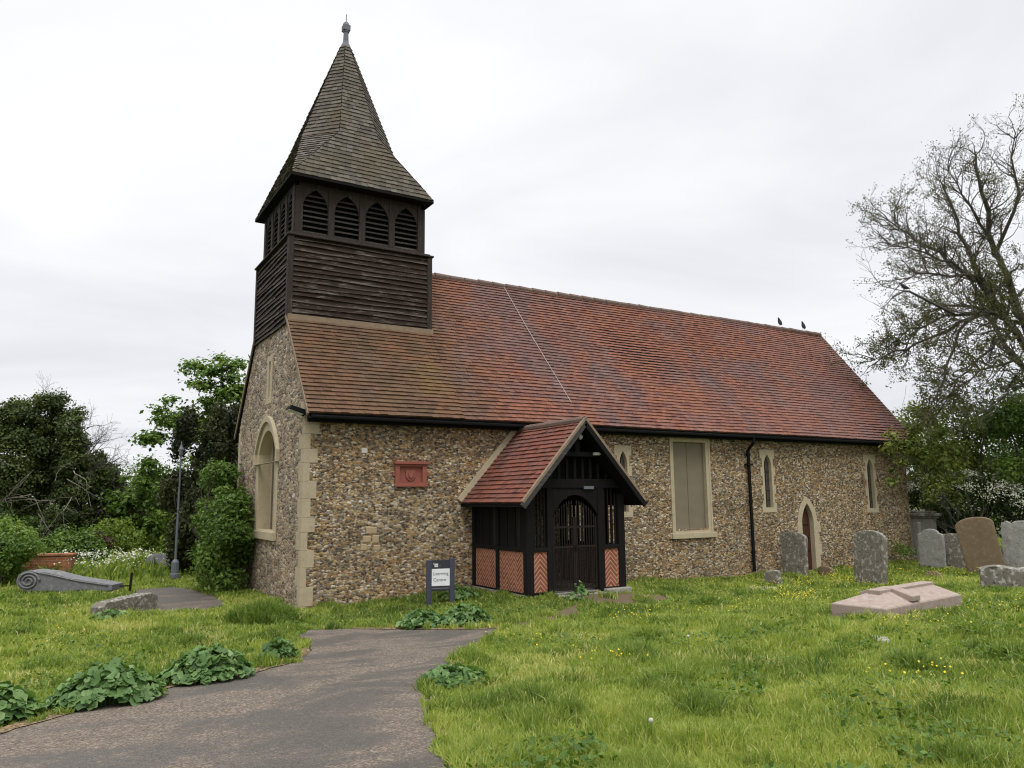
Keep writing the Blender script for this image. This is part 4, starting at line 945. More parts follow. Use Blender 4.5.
# ------------------------------------------------------------------ FOLIAGE
def leaves(pos, nrm, size, tint, aspect=.55, rng=RNG, droop=.15):
    """rhombic leaves: arrays of centres, rough normals, sizes"""
    n = len(pos); nn = nrm / (np.linalg.norm(nrm, axis=1, keepdims=True) + 1e-9)
    r = rng.normal(size=(n, 3)); t = np.cross(nn, r); t /= np.linalg.norm(t, axis=1, keepdims=True) + 1e-9; b = np.cross(nn, t)
    s = size[:, None]; L = t * s; Wv = b * s * aspect
    V = np.stack([pos - L * .5, pos + Wv * .5 - nn * s * .04, pos + L * .5 - nn * s * droop, pos - Wv * .5 - nn * s * .04], 1).reshape(-1, 3)
    Q = np.arange(n * 4).reshape(n, 4); return V, Q, np.repeat(tint, 4)
def clump_leaves(clumps, per, size, rng, shell=.55, upw=.5, jit=.35):
    """leaves spread through each ellipsoidal clump (cx,cy,cz,rx,ry,rz,weight,tint)"""
    P, N, T, Z = [], [], [], []
    for c in clumps:
        n = max(8, int(per * c[6])); d = rng.normal(size=(n, 3)); d /= np.linalg.norm(d, axis=1, keepdims=True)
        rad = (shell + (1 - shell) * rng.random(n)) * (1 + jit * (rng.random(n) - .5))
        rad *= .8 + .4 * vnoise(d[:, 0] * 2 + c[0], d[:, 1] * 2 + d[:, 2] * 2 + c[2], .5, 3)
        P.append(np.array(c[:3]) + d * rad[:, None] * np.array(c[3:6])); N.append(d * .7 + rng.normal(size=(n, 3)) * .55 + np.array([0, 0, upw]))
        T.append(np.clip(c[7] + rng.normal(size=n) * .16, 0, 1)); Z.append(size * rng.uniform(.6, 1.35, n))
    return leaves(np.concatenate(P), np.concatenate(N), np.concatenate(Z), np.concatenate(T), rng=rng)
def grow(m, p, d, length, r, depth, rs, spread=.6, upc=.12, tips=None, seg=5, ratio=.68, kids=(2, 4), sides=5, minr=.006, wob=.16):
    p = Vector(p); d = Vector(d).normalized(); pts = [p.copy()]; rad = [r]; dirs = [d.copy()]
    for i in range(seg):
        d = (d + Vector((rs.gauss(0, wob), rs.gauss(0, wob), rs.gauss(0, wob) + upc))).normalized(); p = p + d * length / seg
        pts.append(p.copy()); rad.append(max(minr * .7, r * (1 - .55 * (i + 1) / seg))); dirs.append(d.copy())
    m.tube(pts, rad, sides if r > .04 else 3, cap=False)
    if depth == 0 or r < minr:
        if tips is not None:
            for q in pts[-3:]: tips.append(q.copy())
        return
    n = rs.randint(*kids) + 1
    for j in range(n):
        i = seg if j == 0 else rs.randint(max(1, seg // 2 - 1), seg); q = pts[i]
        a = Vector((rs.gauss(0, 1), rs.gauss(0, 1), rs.gauss(0, .8))); a = (a - dirs[i] * a.dot(dirs[i])).normalized()
        sp = spread * (.35 if j == 0 else rs.uniform(.7, 1.3)); nd = dirs[i] * math.cos(sp) + a * math.sin(sp)
        grow(m, q, nd, length * ratio * rs.uniform(.75, 1.15), rad[i] * (.85 if j == 0 else .62), depth - 1, rs, spread, upc, tips, max(3, seg - 1), ratio, kids, sides, minr, wob)

def cloud(rs, c, rad, n, cr, tint, flat=.8, floor=None):
    """n leaf clumps spread through an ellipsoid, more towards its skin"""
    o = []
    for _ in range(n):
        d = Vector((rs.gauss(0, 1), rs.gauss(0, 1), rs.gauss(0, 1))).normalized() * (rs.random() ** .4)
        r = cr * rs.uniform(.55, 1.3); z = c[2] + d.z * rad[2]
        if floor is not None: z = max(z, floor + r * .5)
        o.append((c[0] + d.x * rad[0], c[1] + d.y * rad[1], z, r, r, r * flat, (r / cr) ** 2, min(.95, max(.05, tint + rs.gauss(0, .17)))))
    return o
def plant(name, label, cat, loc, clumps, per, size, mat, seed, trunk=None, bark='bark', group=None, extra=None, **kw):
    """tree or shrub: Empty > crown, trunk. trunk = list of (start, dir, length, radius, depth) in local coords"""
    rng = np.random.default_rng(seed); rs = random.Random(seed)
    t = tag(empty(name, loc), label, cat, group)
    V, Q, T = clump_leaves(clumps, per, size, rng, **kw)
    mesh_np('crown', V, Q=Q, tint=T, mat=M[mat], parent=t)
    m = MB()
    for s in (trunk or []): grow(m, *s, rs)
    if m.v: m.build('trunk', M[bark], t, recalc=False, smooth=True)
    return t

# -- ash tree at the right, only just breaking into leaf
ATX, ATY = 24.3, -2.9
lft = Vector((-.857, .515, 0)); fwd = Vector((.515, .857, 0))
ash = tag(empty('ash_tree', (ATX, ATY, 0)), 'tall spreading ash tree with bare twiggy limbs just breaking into leaf, at the right edge', 'tree')
m = MB(); tips = []; rs = random.Random(42)
def P3(l, f, z): return lft * l * .67 + fwd * f + Vector((0, 0, z if z < 5 else 5 + (z - 5) * .80))
m.tube([P3(0, 0, -.3), P3(.05, 0, 1.5), P3(.1, .1, 3.5), P3(.35, 0, 5.6)], [.46, .38, .33, .28], 9)
limbs = [  # (polyline, start radius)
    ([(.35, 0, 5.6), (1.5, .0, 8.0), (3.2, -.2, 10.2), (4.2, -.3, 12.4), (4.7, -.2, 14.4)], .19),
    ([(1.5, 0, 8.0), (3.0, -.6, 8.9), (4.8, -1.0, 8.3), (6.2, -1.2, 6.7), (6.8, -1.2, 5.4)], .12),
    ([(2.4, -.1, 9.2), (4.2, -.8, 10.2), (6.0, -1.1, 10.3), (7.6, -1.2, 10.1)], .10),
    ([(3.2, -.2, 10.2), (4.8, .4, 11.6), (6.2, .6, 12.6), (7.0, .7, 13.4)], .10),
    ([(2.2, 0, 8.9), (3.8, .5, 9.2), (5.6, .9, 8.6), (7.0, 1.2, 8.3)], .09),
    ([(.35, 0, 5.6), (.8, .3, 8.5), (1.6, .5, 11.8), (2.2, .4, 14.6), (2.4, .3, 16.2)], .2),
    ([(.8, .3, 8.5), (2.6, 1.2, 9.6), (4.2, 1.8, 9.6), (5.4, 2.0, 8.4)], .09),
    ([(1.6, .5, 11.8), (3.0, .2, 13.8), (4.0, .2, 15.4)], .09),
    ([(.8, .3, 8.5), (.2, -1.0, 10.5), (.4, -2.0, 13.0), (.6, -2.2, 15.5)], .13),
    ([(.35, 0, 5.6), (-1.6, .4, 8.2), (-3.4, .8, 11.0), (-4.2, 1.0, 14.0)], .17),
    ([(-1.6, .4, 8.2), (-3.8, -.4, 9.0), (-6.0, -.8, 9.2)], .11),
    ([(.1, .1, 3.8), (1.6, -.9, 5.4), (3.4, -1.4, 5.6), (5.0, -1.6, 4.7)], .10),
    ([(1.5, 0, 8.0), (3.2, -.8, 7.7), (5.2, -1.2, 6.3), (6.6, -1.2, 4.9)], .09),
    ([(.35, 0, 5.6), (2.2, -.5, 6.9), (4.4, -1.0, 6.3), (6.2, -1.2, 5.3)], .09),
    ([(2.4, -.1, 9.2), (4.6, .6, 8.4), (6.8, .8, 7.6), (8.2, .9, 7.2)], .085),
    ([(3.2, -.2, 10.2), (5.0, -.6, 11.0), (6.8, -.8, 11.4), (8.2, -.9, 11.6)], .08),
    ([(1.6, .5, 11.8), (1.0, -.4, 14.0), (1.2, -.6, 16.4)], .1),
    ([(.35, 0, 5.6), (.4, 1.8, 8.0), (.2, 3.4, 11), (.5, 4.2, 13.5)], .15)]
for pl_, r0 in limbs:
    pts = []; n = len(pl_)
    for i in range(n - 1):
        for q in range(3): a = Vector(pl_[i]).lerp(Vector(pl_[i + 1]), q / 3); pts.append(P3(*a) + Vector((rs.gauss(0, .06), rs.gauss(0, .06), rs.gauss(0, .06))))
    pts.append(P3(*pl_[-1])); K = len(pts); rad = [r0 * .78 * (1 - .8 * i / (K - 1)) for i in range(K)]
    m.tube(pts, rad, 6, cap=False)
    for i in range(2, K):
        d = (pts[i] - pts[i - 1]).normalized()
        for _ in range(3):
            a = Vector((rs.gauss(0, 1), rs.gauss(0, 1), rs.gauss(.1, 1))); a = (a - d * a.dot(d)).normalized(); sp = rs.uniform(.35, .95)
            grow(m, pts[i], d * math.cos(sp) + a * math.sin(sp), rs.uniform(.75, 1.35) * (1 - .25 * i / K), max(.024, rad[i] * .5), 3, rs, .7, .06, tips, 4, .66, (1, 3), 4, .0078, .24)
m.build('trunk', M['bark'], ash, recalc=False)
rng = np.random.default_rng(5); tp = np.array([tuple(t) for t in tips]); keep = rng.random(len(tp)) < .8; tp = tp[keep]
cl_ = vnoise(tp[:, 0] + tp[:, 1], tp[:, 2], 1.2, 4); rep = np.where(cl_ > .6, 8, 3); tp2 = np.repeat(tp, rep, 0); tt = np.repeat(cl_, rep)
pos = tp2 + rng.normal(size=tp2.shape) * .07; low = np.clip((9.5 - tp2[:, 2]) / 6, 0, 1)
V, Q, T = leaves(pos, rng.normal(size=pos.shape) + np.array([0, 0, .3]), .06 * rng.uniform(.6, 1.4, len(pos)) * (1 + .8 * low), np.clip(.2 + .5 * (tt - .4) + .35 * low + rng.normal(size=len(pos)) * .12, 0, 1), .5, rng)
mesh_np('crown', V, Q=Q, tint=T, mat=M['leaf_bud'], parent=ash)
bt = P3(7.0, -1.2, 5.75); bird(16.3, -2.87, 7.86, 150, M['bird_dark'], 'dark bird perched on a bare ash branch against the sky', .9)
mbr = MB(); mbr.tube([P3(5.6, -1.1, 8.6), Vector((16.8 - ATX, -2.7 - ATY, 7.95)), Vector((16.3 - ATX, -2.87 - ATY, 7.85)), Vector((15.7 - ATX, -2.9 - ATY, 7.6)), Vector((15.3 - ATX, -2.9 - ATY, 7.3))], [.05, .035, .028, .02, .01], 5, cap=False)
grow(mbr, (16.3 - ATX, -2.87 - ATY, 7.85), (-.9, .1, .1), 1.2, .02, 2, rs, .6, .02); mbr.build('branch', M['bark'], ash, recalc=False)

rs = random.Random(77)
def shrub(name, label, cat, loc, rad, ncl, cr, per, size, mat, tint, seed, dz=None, trunk=True, group=None, **kw):
    rs_ = random.Random(seed); c = (0, 0, rad[2] * .95 if dz is None else dz)
    cl = cloud(rs_, c, rad, ncl, cr, tint, floor=0)
    tr = [((rs_.uniform(-.1, .1), rs_.uniform(-.1, .1), -.1), (rs_.gauss(0, .3), rs_.gauss(0, .3), 1), c[2] * .9, .03 + rad[2] * .025, 2) for _ in range(3)] if trunk else None
    return plant(name, label, cat, loc, cl, per, size, mat, seed, tr, group=group, **kw)
# right-hand mass beyond the east end
rse = random.Random(101)
cl = cloud(rse, (0, 0, 3.1), (2.8, 2.4, 2.5), 60, .7, .7, floor=0)
plant('elder_bush', 'broad olive green bush reaching in front of the far corner of the church', 'bush', (24.4, 1.4, 0), cl, 420, .13, 'leaf_olive', 101,
      [((rse.uniform(-.1, .1), rse.uniform(-.1, .1), -.1), (rse.gauss(0, .3), rse.gauss(0, .3), 1), 2.8, .09, 2) for _ in range(3)], shell=.2, jit=.7)
cl = cloud(rse, (-.6, .25, 2.9), (1.25, .45, 1.25), 46, .34, .62) + cloud(rse, (-1.75, .5, 3.6), (.7, .3, .75), 16, .28, .7) + cloud(rse, (-2.7, .55, 3.2), (.6, .2, 1.0), 13, .2, .65)
plant('elder_bush', 'thin airy bush with leaf sprays crossing the last lancet end of the flint wall', 'bush', (20.95, -1.45, 0), cl, 75, .12, 'leaf_olive', 106,
      [((0, 0, -.1), (-.1, .05, 1), 1.7, .05, 3), ((.1, 0, -.1), (-.35, .1, 1), 1.9, .04, 3), ((-.2, .05, 1.4), (-.75, .16, .5), 2.3, .025, 2)], shell=.1, jit=.8)
shrub('elder_bush', 'bright green leafy bush under the ash at the right edge of the picture', 'bush', (25.0, -1.9, 0), (1.9, 2.2, 2.3), 50, .65, 460, .13, 'leaf_mid', .72, 102, 3.9)
shrub('elder_bush', 'dark green thicket behind the leaning brown and scalloped gravestones', 'bush', (27.5, -1.0, 0), (2.6, 3.4, 2.3), 34, .9, 420, .14, 'leaf_dark', .5, 103, 2.2)
hw = shrub('hawthorn', 'dark hawthorn bush laden with white blossom behind the gravestones', 'bush', (22.9, -.1, 0), (1.3, 2.1, 1.2), 40, .5, 420, .10, 'leaf_dark', .5, 104, 1.6)
rng = np.random.default_rng(8); P = []
for _ in range(85):
    d = rng.normal(size=3); d /= np.linalg.norm(d); d[2] = abs(d[2]) * .9 - .1; c = np.array([0, 0, 1.75]) + d * np.array([1.75, 2.4, 1.35]) * rng.uniform(.85, 1.05)
    P.append(c + rng.normal(size=(rng.integers(10, 60), 3)) * np.array([.17, .2, .08]))
P = np.concatenate(P); V, Q, T = leaves(P, rng.normal(size=P.shape) + np.array([-.4, -.5, .8]), .055 * rng.uniform(.7, 1.4, len(P)), rng.random(len(P)), .9, rng, .0)
mesh_np('blossom', V, Q=Q, tint=T, mat=M['petal_white'], parent=hw)
shrub('cow_parsley', 'white flowered weed at the foot of the far church corner', 'weed', (18.9, -.45, 0), (.4, .3, .35), 7, .22, 90, .06, 'leaf_mid', .5, 107, .4, False)
# left: shrub and yew against the gable, sycamore and thicket behind
shrub('elder_shrub', 'bright green elder shrub growing against the flint gable wall', 'shrub', (-.62, 4.3, 0), (.5, .95, 1.2), 30, .42, 520, .10, 'leaf_mid', .55, 111, 1.25)
shrub('elder_shrub', 'taller green shrub tip behind the elder on the gable wall', 'shrub', (-.45, 5.6, 0), (.45, .7, 1.5), 18, .4, 420, .10, 'leaf_mid', .5, 112, 1.7)
cl = []
ry = random.Random(9)
for i in range(64):
    z = ry.uniform(.4, 4.7); w = (.5 + .68 * min(1, z / 2.0)) * (1 - (z / 5.4) ** 4) ** .5; a = ry.uniform(0, 6.28); q = ry.random() ** .4
    cl.append((math.cos(a) * w * q, math.sin(a) * w * q, z, .32, .32, .55, 1., .45 + ry.gauss(0, .18)))
plant('yew', 'dark brownish columnar yew with drooping sprays beyond the gable', 'tree', (-.28, 9.5, 0), cl, 620, .12, 'leaf_yew', 113, [((0, 0, -.1), (0, 0, 1), 1.6, .16, 1)], upw=-.3, shell=.3)
rsy = random.Random(115); cl = []
for (l, z, r, n) in ((-.6, 6.9, .7, 5), (.2, 6.1, .9, 8), (-1.5, 5.6, .7, 6), (.6, 5.0, 1.0, 9), (-.6, 4.9, .8, 7), (-2.2, 4.6, .5, 4), (.4, 3.8, 1.2, 10), (-2.4, 3.2, .7, 7), (-2.9, 2.2, .8, 8), (-1.6, 2.4, .9, 8), (-2.4, 1.2, .7, 6), (.6, 7.3, .6, 5), (1.3, 6.4, .8, 7), (1.8, 5, 1.1, 9), (2.3, 3.5, 1.2, 9)):
    o_ = Rt * l
    cl += [(o_.x + x, o_.y + y, zz_, rx, ry_, rz_, w, tt_) for (x, y, zz_, rx, ry_, rz_, w, tt_) in cloud(rsy, (0, 0, z), (r * 1.2, r * 1.2, r * .8), int(n * 2.2), .5, .55, .55)]
plant('sycamore', 'bright green layered sycamore rising behind the gable', 'tree', (1.0, 16.6, 0), cl, 85, .19, 'leaf_bright', 115, [((0, 0, -.1), (0, 0, 1), 2.6, .17, 3), ((0, 0, .6), (-.6, .4, .8), 1.2, .07, 2)], upw=.9, shell=.1, jit=.8)
# big dark ivy-clad tree on the left
rsl = random.Random(121); cl = []
for (l, f, z, r, n, tn) in ((-1.2, 0, 6.0, .75, 9, .5), (-.3, .3, 5.3, .85, 10, .55), (-1.3, 0, 4.4, 1.3, 16, .4), (.6, 0, 4.0, .8, 8, .5), (-1.8, 0, 2.8, 1.5, 20, .35), (.5, 0, 2.6, 1.1, 12, .4), (-.4, -.4, 1.4, 1.6, 18, .3), (1.3, .2, 1.4, .9, 14, .45), (1.7, 0, 2.6, .6, 6, .4), (.9, 0, 3.3, .8, 8, .5), (.2, 0, 4.6, .7, 6, .5), (-.6, 0, 3.6, 1.2, 14, .45), (-1.6, 0, 5.2, .8, 8, .5), (-2.6, .2, 4.6, 1.0, 10, .5), (1.6, .2, 1.2, .8, 9, .5), (1.4, 0, 3.0, .7, 6, .55), (2.1, .2, 2.2, .7, 6, .5), (2.3, .2, 1.2, .8, 7, .5), (-2.4, 0, 5.6, .8, 8, .55), (-3.2, 0, 4.8, .9, 8, .5)):
    o_ = Rt * l + fwd * f
    cl += [(o_.x + x, o_.y + y, zz_, rx, ry_, rz_, w, tt_) for (x, y, zz_, rx, ry_, rz_, w, tt_) in cloud(rsl, (0, 0, z), (r, r, r * .7), n * 2, .42, tn, .75)]
iv = plant('ivy_clad_tree', 'dark ivy clad tree with bare grey twigs sticking out against the sky', 'tree', (-3.6, 20.2, 0), cl, 330, .12, 'leaf_ivy', 121, [((0, 0, -.2), (0, 0, 1), 2.4, .2, 2)], shell=.25, jit=.7)
m = MB(); rsb = random.Random(122)
for l, z, dl, dz_, ln, r in ((1.1, 3.4, 1, .5, 1.9, .03), (1.0, 4.0, .9, .7, 1.6, .028), (1.2, 2.6, 1, .3, 2.2, .03), (.5, 4.8, .8, .8, 1.5, .025), (-1.2, 5.8, .3, 1, 1.2, .025), (1.4, 1.9, 1, .3, 1.8, .028), (.8, 3.2, 1, .25, 1.7, .045), (.9, 2.6, 1, .1, 1.8, .04), (-.2, 4.8, .6, .8, 1.5, .035), (.3, 4.2, .9, .5, 1.5, .04), (-1.9, 5.0, -.7, .8, 1.2, .03), (1.0, 2.0, 1, .0, 1.6, .04), (-.8, 5.6, -.1, 1, 1.0, .03), (.4, 3.6, 1, .4, 1.8, .04), (1.2, 3.0, 1, .5, 1.4, .04), (.6, 3.9, 1, .2, 1.5, .035)):
    o_ = Rt * l; grow(m, (o_.x - fwd.x * .5, o_.y - fwd.y * .5, z), Rt * dl + Vector((0, 0, dz_)), ln * .62, r, 4, rsb, .7, .04, None, 4, .7, (2, 4), 4, .005, .22)
m.build('branch', M['bark'], iv, recalc=False)
m = MB()
for _ in range(16):
    l = rsb.uniform(-2.6, 1.4); z = rsb.uniform(.8, 3.6); o_ = Rt * l - fwd * 1.6; grow(m, (o_.x, o_.y, z), Rt * rsb.uniform(-1, 1) + Vector((0, 0, rsb.uniform(-.9, .5))) - fwd * .3, 1.0, .022, 2, rsb, .7, 0, None, 4, .65, (1, 2), 4, .008)
m.build('dead_branch', M['bark_pale'], iv, recalc=False)
shrub('ivy_clad_tree', 'dense dark evergreen tree at the left edge beside the twiggy ivy clad one', 'tree', (-7.0, 20.3, 0), (2.0, 2.0, 2.4), 70, .7, 420, .12, 'leaf_ivy', .6, 123, 3.1)
shrub('round_bush', 'rounded glossy green bush at the left edge behind the scroll', 'bush', (-5.35, 9.3, 0), (.95, .9, .8), 34, .38, 420, .085, 'leaf_bright', .5, 124, .85)
for i, (x, y, rx, rz_, mt, tn, lb) in enumerate((
    (-2.3, 17.0, 1.1, .7, 'leaf_lime', .6, 'yellow green shrub under the ivy clad tree'), (-.6, 20.5, 1.2, .9, 'leaf_lime', .65, 'light green shrub behind the blue grey slab'),
    (-2.9, 15.6, .35, .4, 'leaf_red', .5, 'small purple leaved shrub among the green ones'), (.5, 17.5, 1.0, .8, 'leaf_lime', .6, 'mid green shrub at the foot of the sycamore'),
    (-3.4, 15.0, .9, .5, 'leaf_mid', .45, 'low green shrub behind the orange brick stub'), (-5.6, 15.5, 1.3, .9, 'leaf_dark', .5, 'dark low shrub behind the rounded bush'))):
    shrub('shrub', lb, 'shrub', (x, y, 0), (rx, rx, rz_), 18, .5, 330, .12, mt, tn, 130 + i)
for i, (x, y, s, mt, lb) in enumerate(((3.0, 42, 1.5, 'leaf_mid', 'distant green tree seen through the gap beside the ivy clad tree'), (-4, 48, 1.7, 'leaf_mid', 'distant green tree behind the ivy clad tree'), (-16, 40, 1.7, 'leaf_dark', 'distant dark tree behind the dense evergreen at the left'), (10, 46, 1.3, 'leaf_bright', 'distant pale green tree behind the sycamore'), (40, 8, 1.6, 'leaf_mid', 'far green tree behind the bushes at the right'), (40, -4, 1.6, 'leaf_mid', 'far green tree behind the ash trunk'), (36, 14, 1.6, 'leaf_dark', 'far dark tree behind the church'), (44, -13, 1.7, 'leaf_mid', 'far green tree standing well to the right of the ash'), (-22, 26, 1.6, 'leaf_dark', 'far dark tree well to the left of the ivy clad tree'))):
    shrub('broadleaf_tree', lb, 'tree', (x, y, 0), (2.2 * s, 2.2 * s, 1.3 * s), 30, .8 * s, 260, .22, mt, .5, 150 + i, 1.9 * s)

# -- round-leaved mallow clumps along the path
def mallow(x, y, r, hgt, n, seed, label, group='leafy weed clumps beside the path'):
    rng = np.random.default_rng(seed); V = []; F = []; T = []; b = 0; K = 11
    for i in range(n):
        a = rng.uniform(0, 2 * math.pi); q = rng.random() ** .55; px, py = math.cos(a) * r * q, math.sin(a) * r * q * .75
        pz = hgt * (1 - q ** 2.2 * .8) * rng.uniform(.55, 1.08) + .03
        nrm = Vector((math.cos(a) * q * .8 + rng.normal() * .38, math.sin(a) * q * .8 + rng.normal() * .38, .85)).normalized(); t = nrm.orthogonal().normalized(); w = nrm.cross(t)
        rot = rng.uniform(0, 6.28); R0 = .026 + .05 * rng.random() ** 1.6; tn = float(np.clip(.45 + .3 * rng.normal(), 0, 1))
        c = Vector((px, py, pz)); V.append(c - nrm * R0 * .22); T.append(tn * .8)
        for k in range(K):
            th_ = rot + .35 + (2 * math.pi - .7) * k / (K - 1); rr_ = R0 * (1 + .10 * math.cos(k * math.pi)) * (1 if 0 < k < K - 1 else .85)
            V.append(c + (t * math.cos(th_) + w * math.sin(th_)) * rr_ + nrm * R0 * .12 * math.sin(k * 2.1)); T.append(tn)
        F += [(b, b + 1 + k, b + 2 + k) for k in range(K - 1)]; b += K + 1
        base = Vector((px * .5, py * .5, 0)); s = Vector((.004, 0, 0)); V += [base - s, base + s, c]; T += [tn * .6] * 3; F.append((b, b + 1, b + 2)); b += 3
    o = mesh_np('mallow_plant', np.array([tuple(v) for v in V]), T=np.array(F), tint=T, mat=M['mallow'], smooth=True); o.location = (x, y, float(gz(x, y))); return tag(o, label, 'weed', group)
mallow(-4.72, -6.88, .45, .30, 408, 201, 'leafy mallow clump at the left edge beside the path')
mallow(-3.74, -6.72, .5, .34, 510, 202, 'largest round leaved mallow clump, left of the brown gap beside the path')
mallow(-2.72, -6.05, .5, .32, 476, 203, 'mallow clump right of the brown gap along the path edge')
mallow(-1.72, -5.15, .24, .22, 153, 204, 'small mallow clump at the bend of the path')
mallow(1.12, -3.35, .45, .25, 289, 205, 'mallow clump in front of the sign, farther from the porch')
mallow(1.7, -3.65, .48, .30, 323, 206, 'mallow clump in front of the sign, nearer the porch')
mallow(-.72, -8.1, .36, .13, 120, 207, 'low sprawling weed on the inner edge of the path bend')
mallow(2.95, -1.0, .45, .3, 130, 208, 'dark leafy weed at the porch corner beside the sign')
mallow(4.55, -3.0, .2, .32, 40, 209, 'weed growing by the gate post of the porch')
mallow(-3.2, .9, .32, .16, 60, 210, 'weed by the pale hog-backed stone')

# ------------------------------------------------------------------ GRASS
TOMBP = [(5.98, -7.35), (6.1, -8.3), (8.9, -7.98), (8.78, -7.02)]
def blocked(x, y, edge=0.0):
    b = (x > -.03) & (x < L_) & (y > -.03) & (y < Wd)
    b |= (x > 3.75) & (x < 6.32) & (y > -2.34) & (y < 0)
    b |= (x > 4.4) & (x < 6.3) & (y > -2.6) & (y < -2.3)
    jx = x + .10 * (vnoise(x, y, .25, 6) - .5) * 2; jy = y + .10 * (vnoise(x, y, .25, 7) - .5) * 2
    for pl_ in (PATH, REAR): b |= inpoly(jx, jy, pl_)
    b |= inpoly(x, y, TOMBP)
    for pl_ in (LIT1, LIT2, LIT3): b |= inpoly(jx, jy, pl_) & (vnoise(x, y, .12, 8) < .55)
    b |= inpoly(jx, jy, DIRT) & (vnoise(x, y, .3, 2) < .72) | inpoly(jx, jy, EDGE) & (vnoise(x, y, .2, 2) < .6)
    return b
def sample(N, dmin, dmax, a0, a1, power=1.75):
    """random points with density falling as distance**-power from the lawn's near edge"""
    u = RNG.random(N); e = 2 - power; d = (dmin ** e + u * (dmax ** e - dmin ** e)) ** (1 / e); a = RNG.uniform(a0, a1, N)
    return CAM[0] + d * np.cos(a), CAM[1] + d * np.sin(a), d
def blades(name, x, y, d, hmul=1., tint=None, wmul=1., lean=.45, mat='grass', hfix=None):
    n = len(x); z = gz(x, y)
    cl = vnoise(x, y, .55, 11); cl2 = vnoise(x, y, .16, 12); big = vnoise(x, y, 2.2, 13)
    tus = np.clip(vnoise(x, y, .42, 15) * 1.5 - .75, 0, 1); hgt = (.035 + .06 * cl ** 1.8 + .05 * cl2 ** 2.2 + .025 * big + .13 * tus) * RNG.uniform(.55, 1.35, n) * hmul
    if hfix is not None: hgt = hfix
    w = np.maximum(.0024, .00085 * d) * RNG.uniform(.7, 1.3, n) * wmul
    az = RNG.uniform(0, 2 * np.pi, n) + vnoise(x, y, .35, 14) * 2; ln = np.abs(RNG.normal(size=n)) * lean + .1
    dx, dy = np.cos(az), np.sin(az); fa = RNG.uniform(0, 2 * np.pi, n); sx_, sy_ = np.cos(fa) * w, np.sin(fa) * w
    B = np.stack([x, y, z - .01], -1); S_ = np.stack([sx_, sy_, np.zeros(n)], -1)
    mid = B + np.stack([dx * hgt * ln * .35, dy * hgt * ln * .35, hgt * .6], -1)
    tip = B + np.stack([dx * hgt * ln, dy * hgt * ln, hgt * (1 - .25 * np.minimum(ln, 1.4))], -1)
    V = np.stack([B - S_, B + S_, mid + S_ * .75, mid - S_ * .75, tip], 1).reshape(-1, 3); i = np.arange(n)[:, None] * 5
    if tint is None:
        t = .56 + .34 * (big - .5) + .26 * (cl - .5) - .36 * tus - .45 * np.maximum(0, cl2 - .62) * 2 + RNG.normal(size=n) * .11
        t = np.where(RNG.random(n) < .045, .93, t); dry = vnoise(x, y, .8, 19) > .83; t = np.where(dry & (RNG.random(n) < .4), .9, t)
        tint = np.clip(t, 0, 1)
    o = mesh_np(name, V, Q=i + np.array([[0, 1, 2, 3]]), T=i + np.array([[3, 2, 4]]), tint=np.repeat(tint, 5), mat=M[mat]); return o
x, y, d = sample(1150000, 3.6, 46, YAW - 1.02, YAW + .92)
ok = ~blocked(x, y); x, y, d = x[ok], y[ok], d[ok]
tag(blades('grass', x, y, d), 'rough green grass covering the churchyard', 'grass', kind='stuff')
# longer fringe against walls, stones and path edges
fx, fy = [], []
def fringe(x0, y0, x1, y1, n, w=.14):
    t = RNG.random(n); fx.append(x0 + (x1 - x0) * t + RNG.normal(size=n) * w); fy.append(y0 + (y1 - y0) * t + RNG.normal(size=n) * w)
fringe(0, -.15, 3.7, -.15, 2600); fringe(6, -.15, 20.2, -.15, 6000); fringe(-.15, 0, -.15, 3.8, 2200); fringe(3.68, -2.3, 3.68, -.2, 1800, .1); fringe(3.8, -2.45, 4.3, -2.5, 500, .08); fringe(6.4, -2.4, 6.4, 0, 700, .1)
for a, b in zip(TOMBP, TOMBP[1:] + TOMBP[:1]): fringe(*a, *b, 330, .07)
for gx_, gy_, r in ((13.4, -.75, .5), (13, -3.3, .5), (18.5, -1.6, .5), (17.6, -3.5, .6), (18.3, -4.4, .7), (12.3, -7.2, .8), (19.2, -2.1, .5), (11.2, -1.95, .3), (2.3, -1.2, .35), (-3.1, 2.2, .8), (-4.0, 6.4, 1.2)): fringe(gx_ - r * .2, gy_ - r, gx_ - r * .2, gy_ + r, 500, .16)
pe = [PATH[i] for i in range(3, 16)] + [PATH[i] for i in range(15, 23)]
for a, b in zip(pe[:-1], pe[1:]): fringe(*a, *b, 420, .07)
x, y = np.concatenate(fx), np.concatenate(fy); ok = ~blocked(x, y); x, y = x[ok], y[ok]; d = np.hypot(x - CAM[0], y - CAM[1])
tag(blades('grass', x, y, d, 1.15, wmul=1.1), 'longer grass left uncut against walls, stones and kerbless path edges', 'grass', kind='stuff')
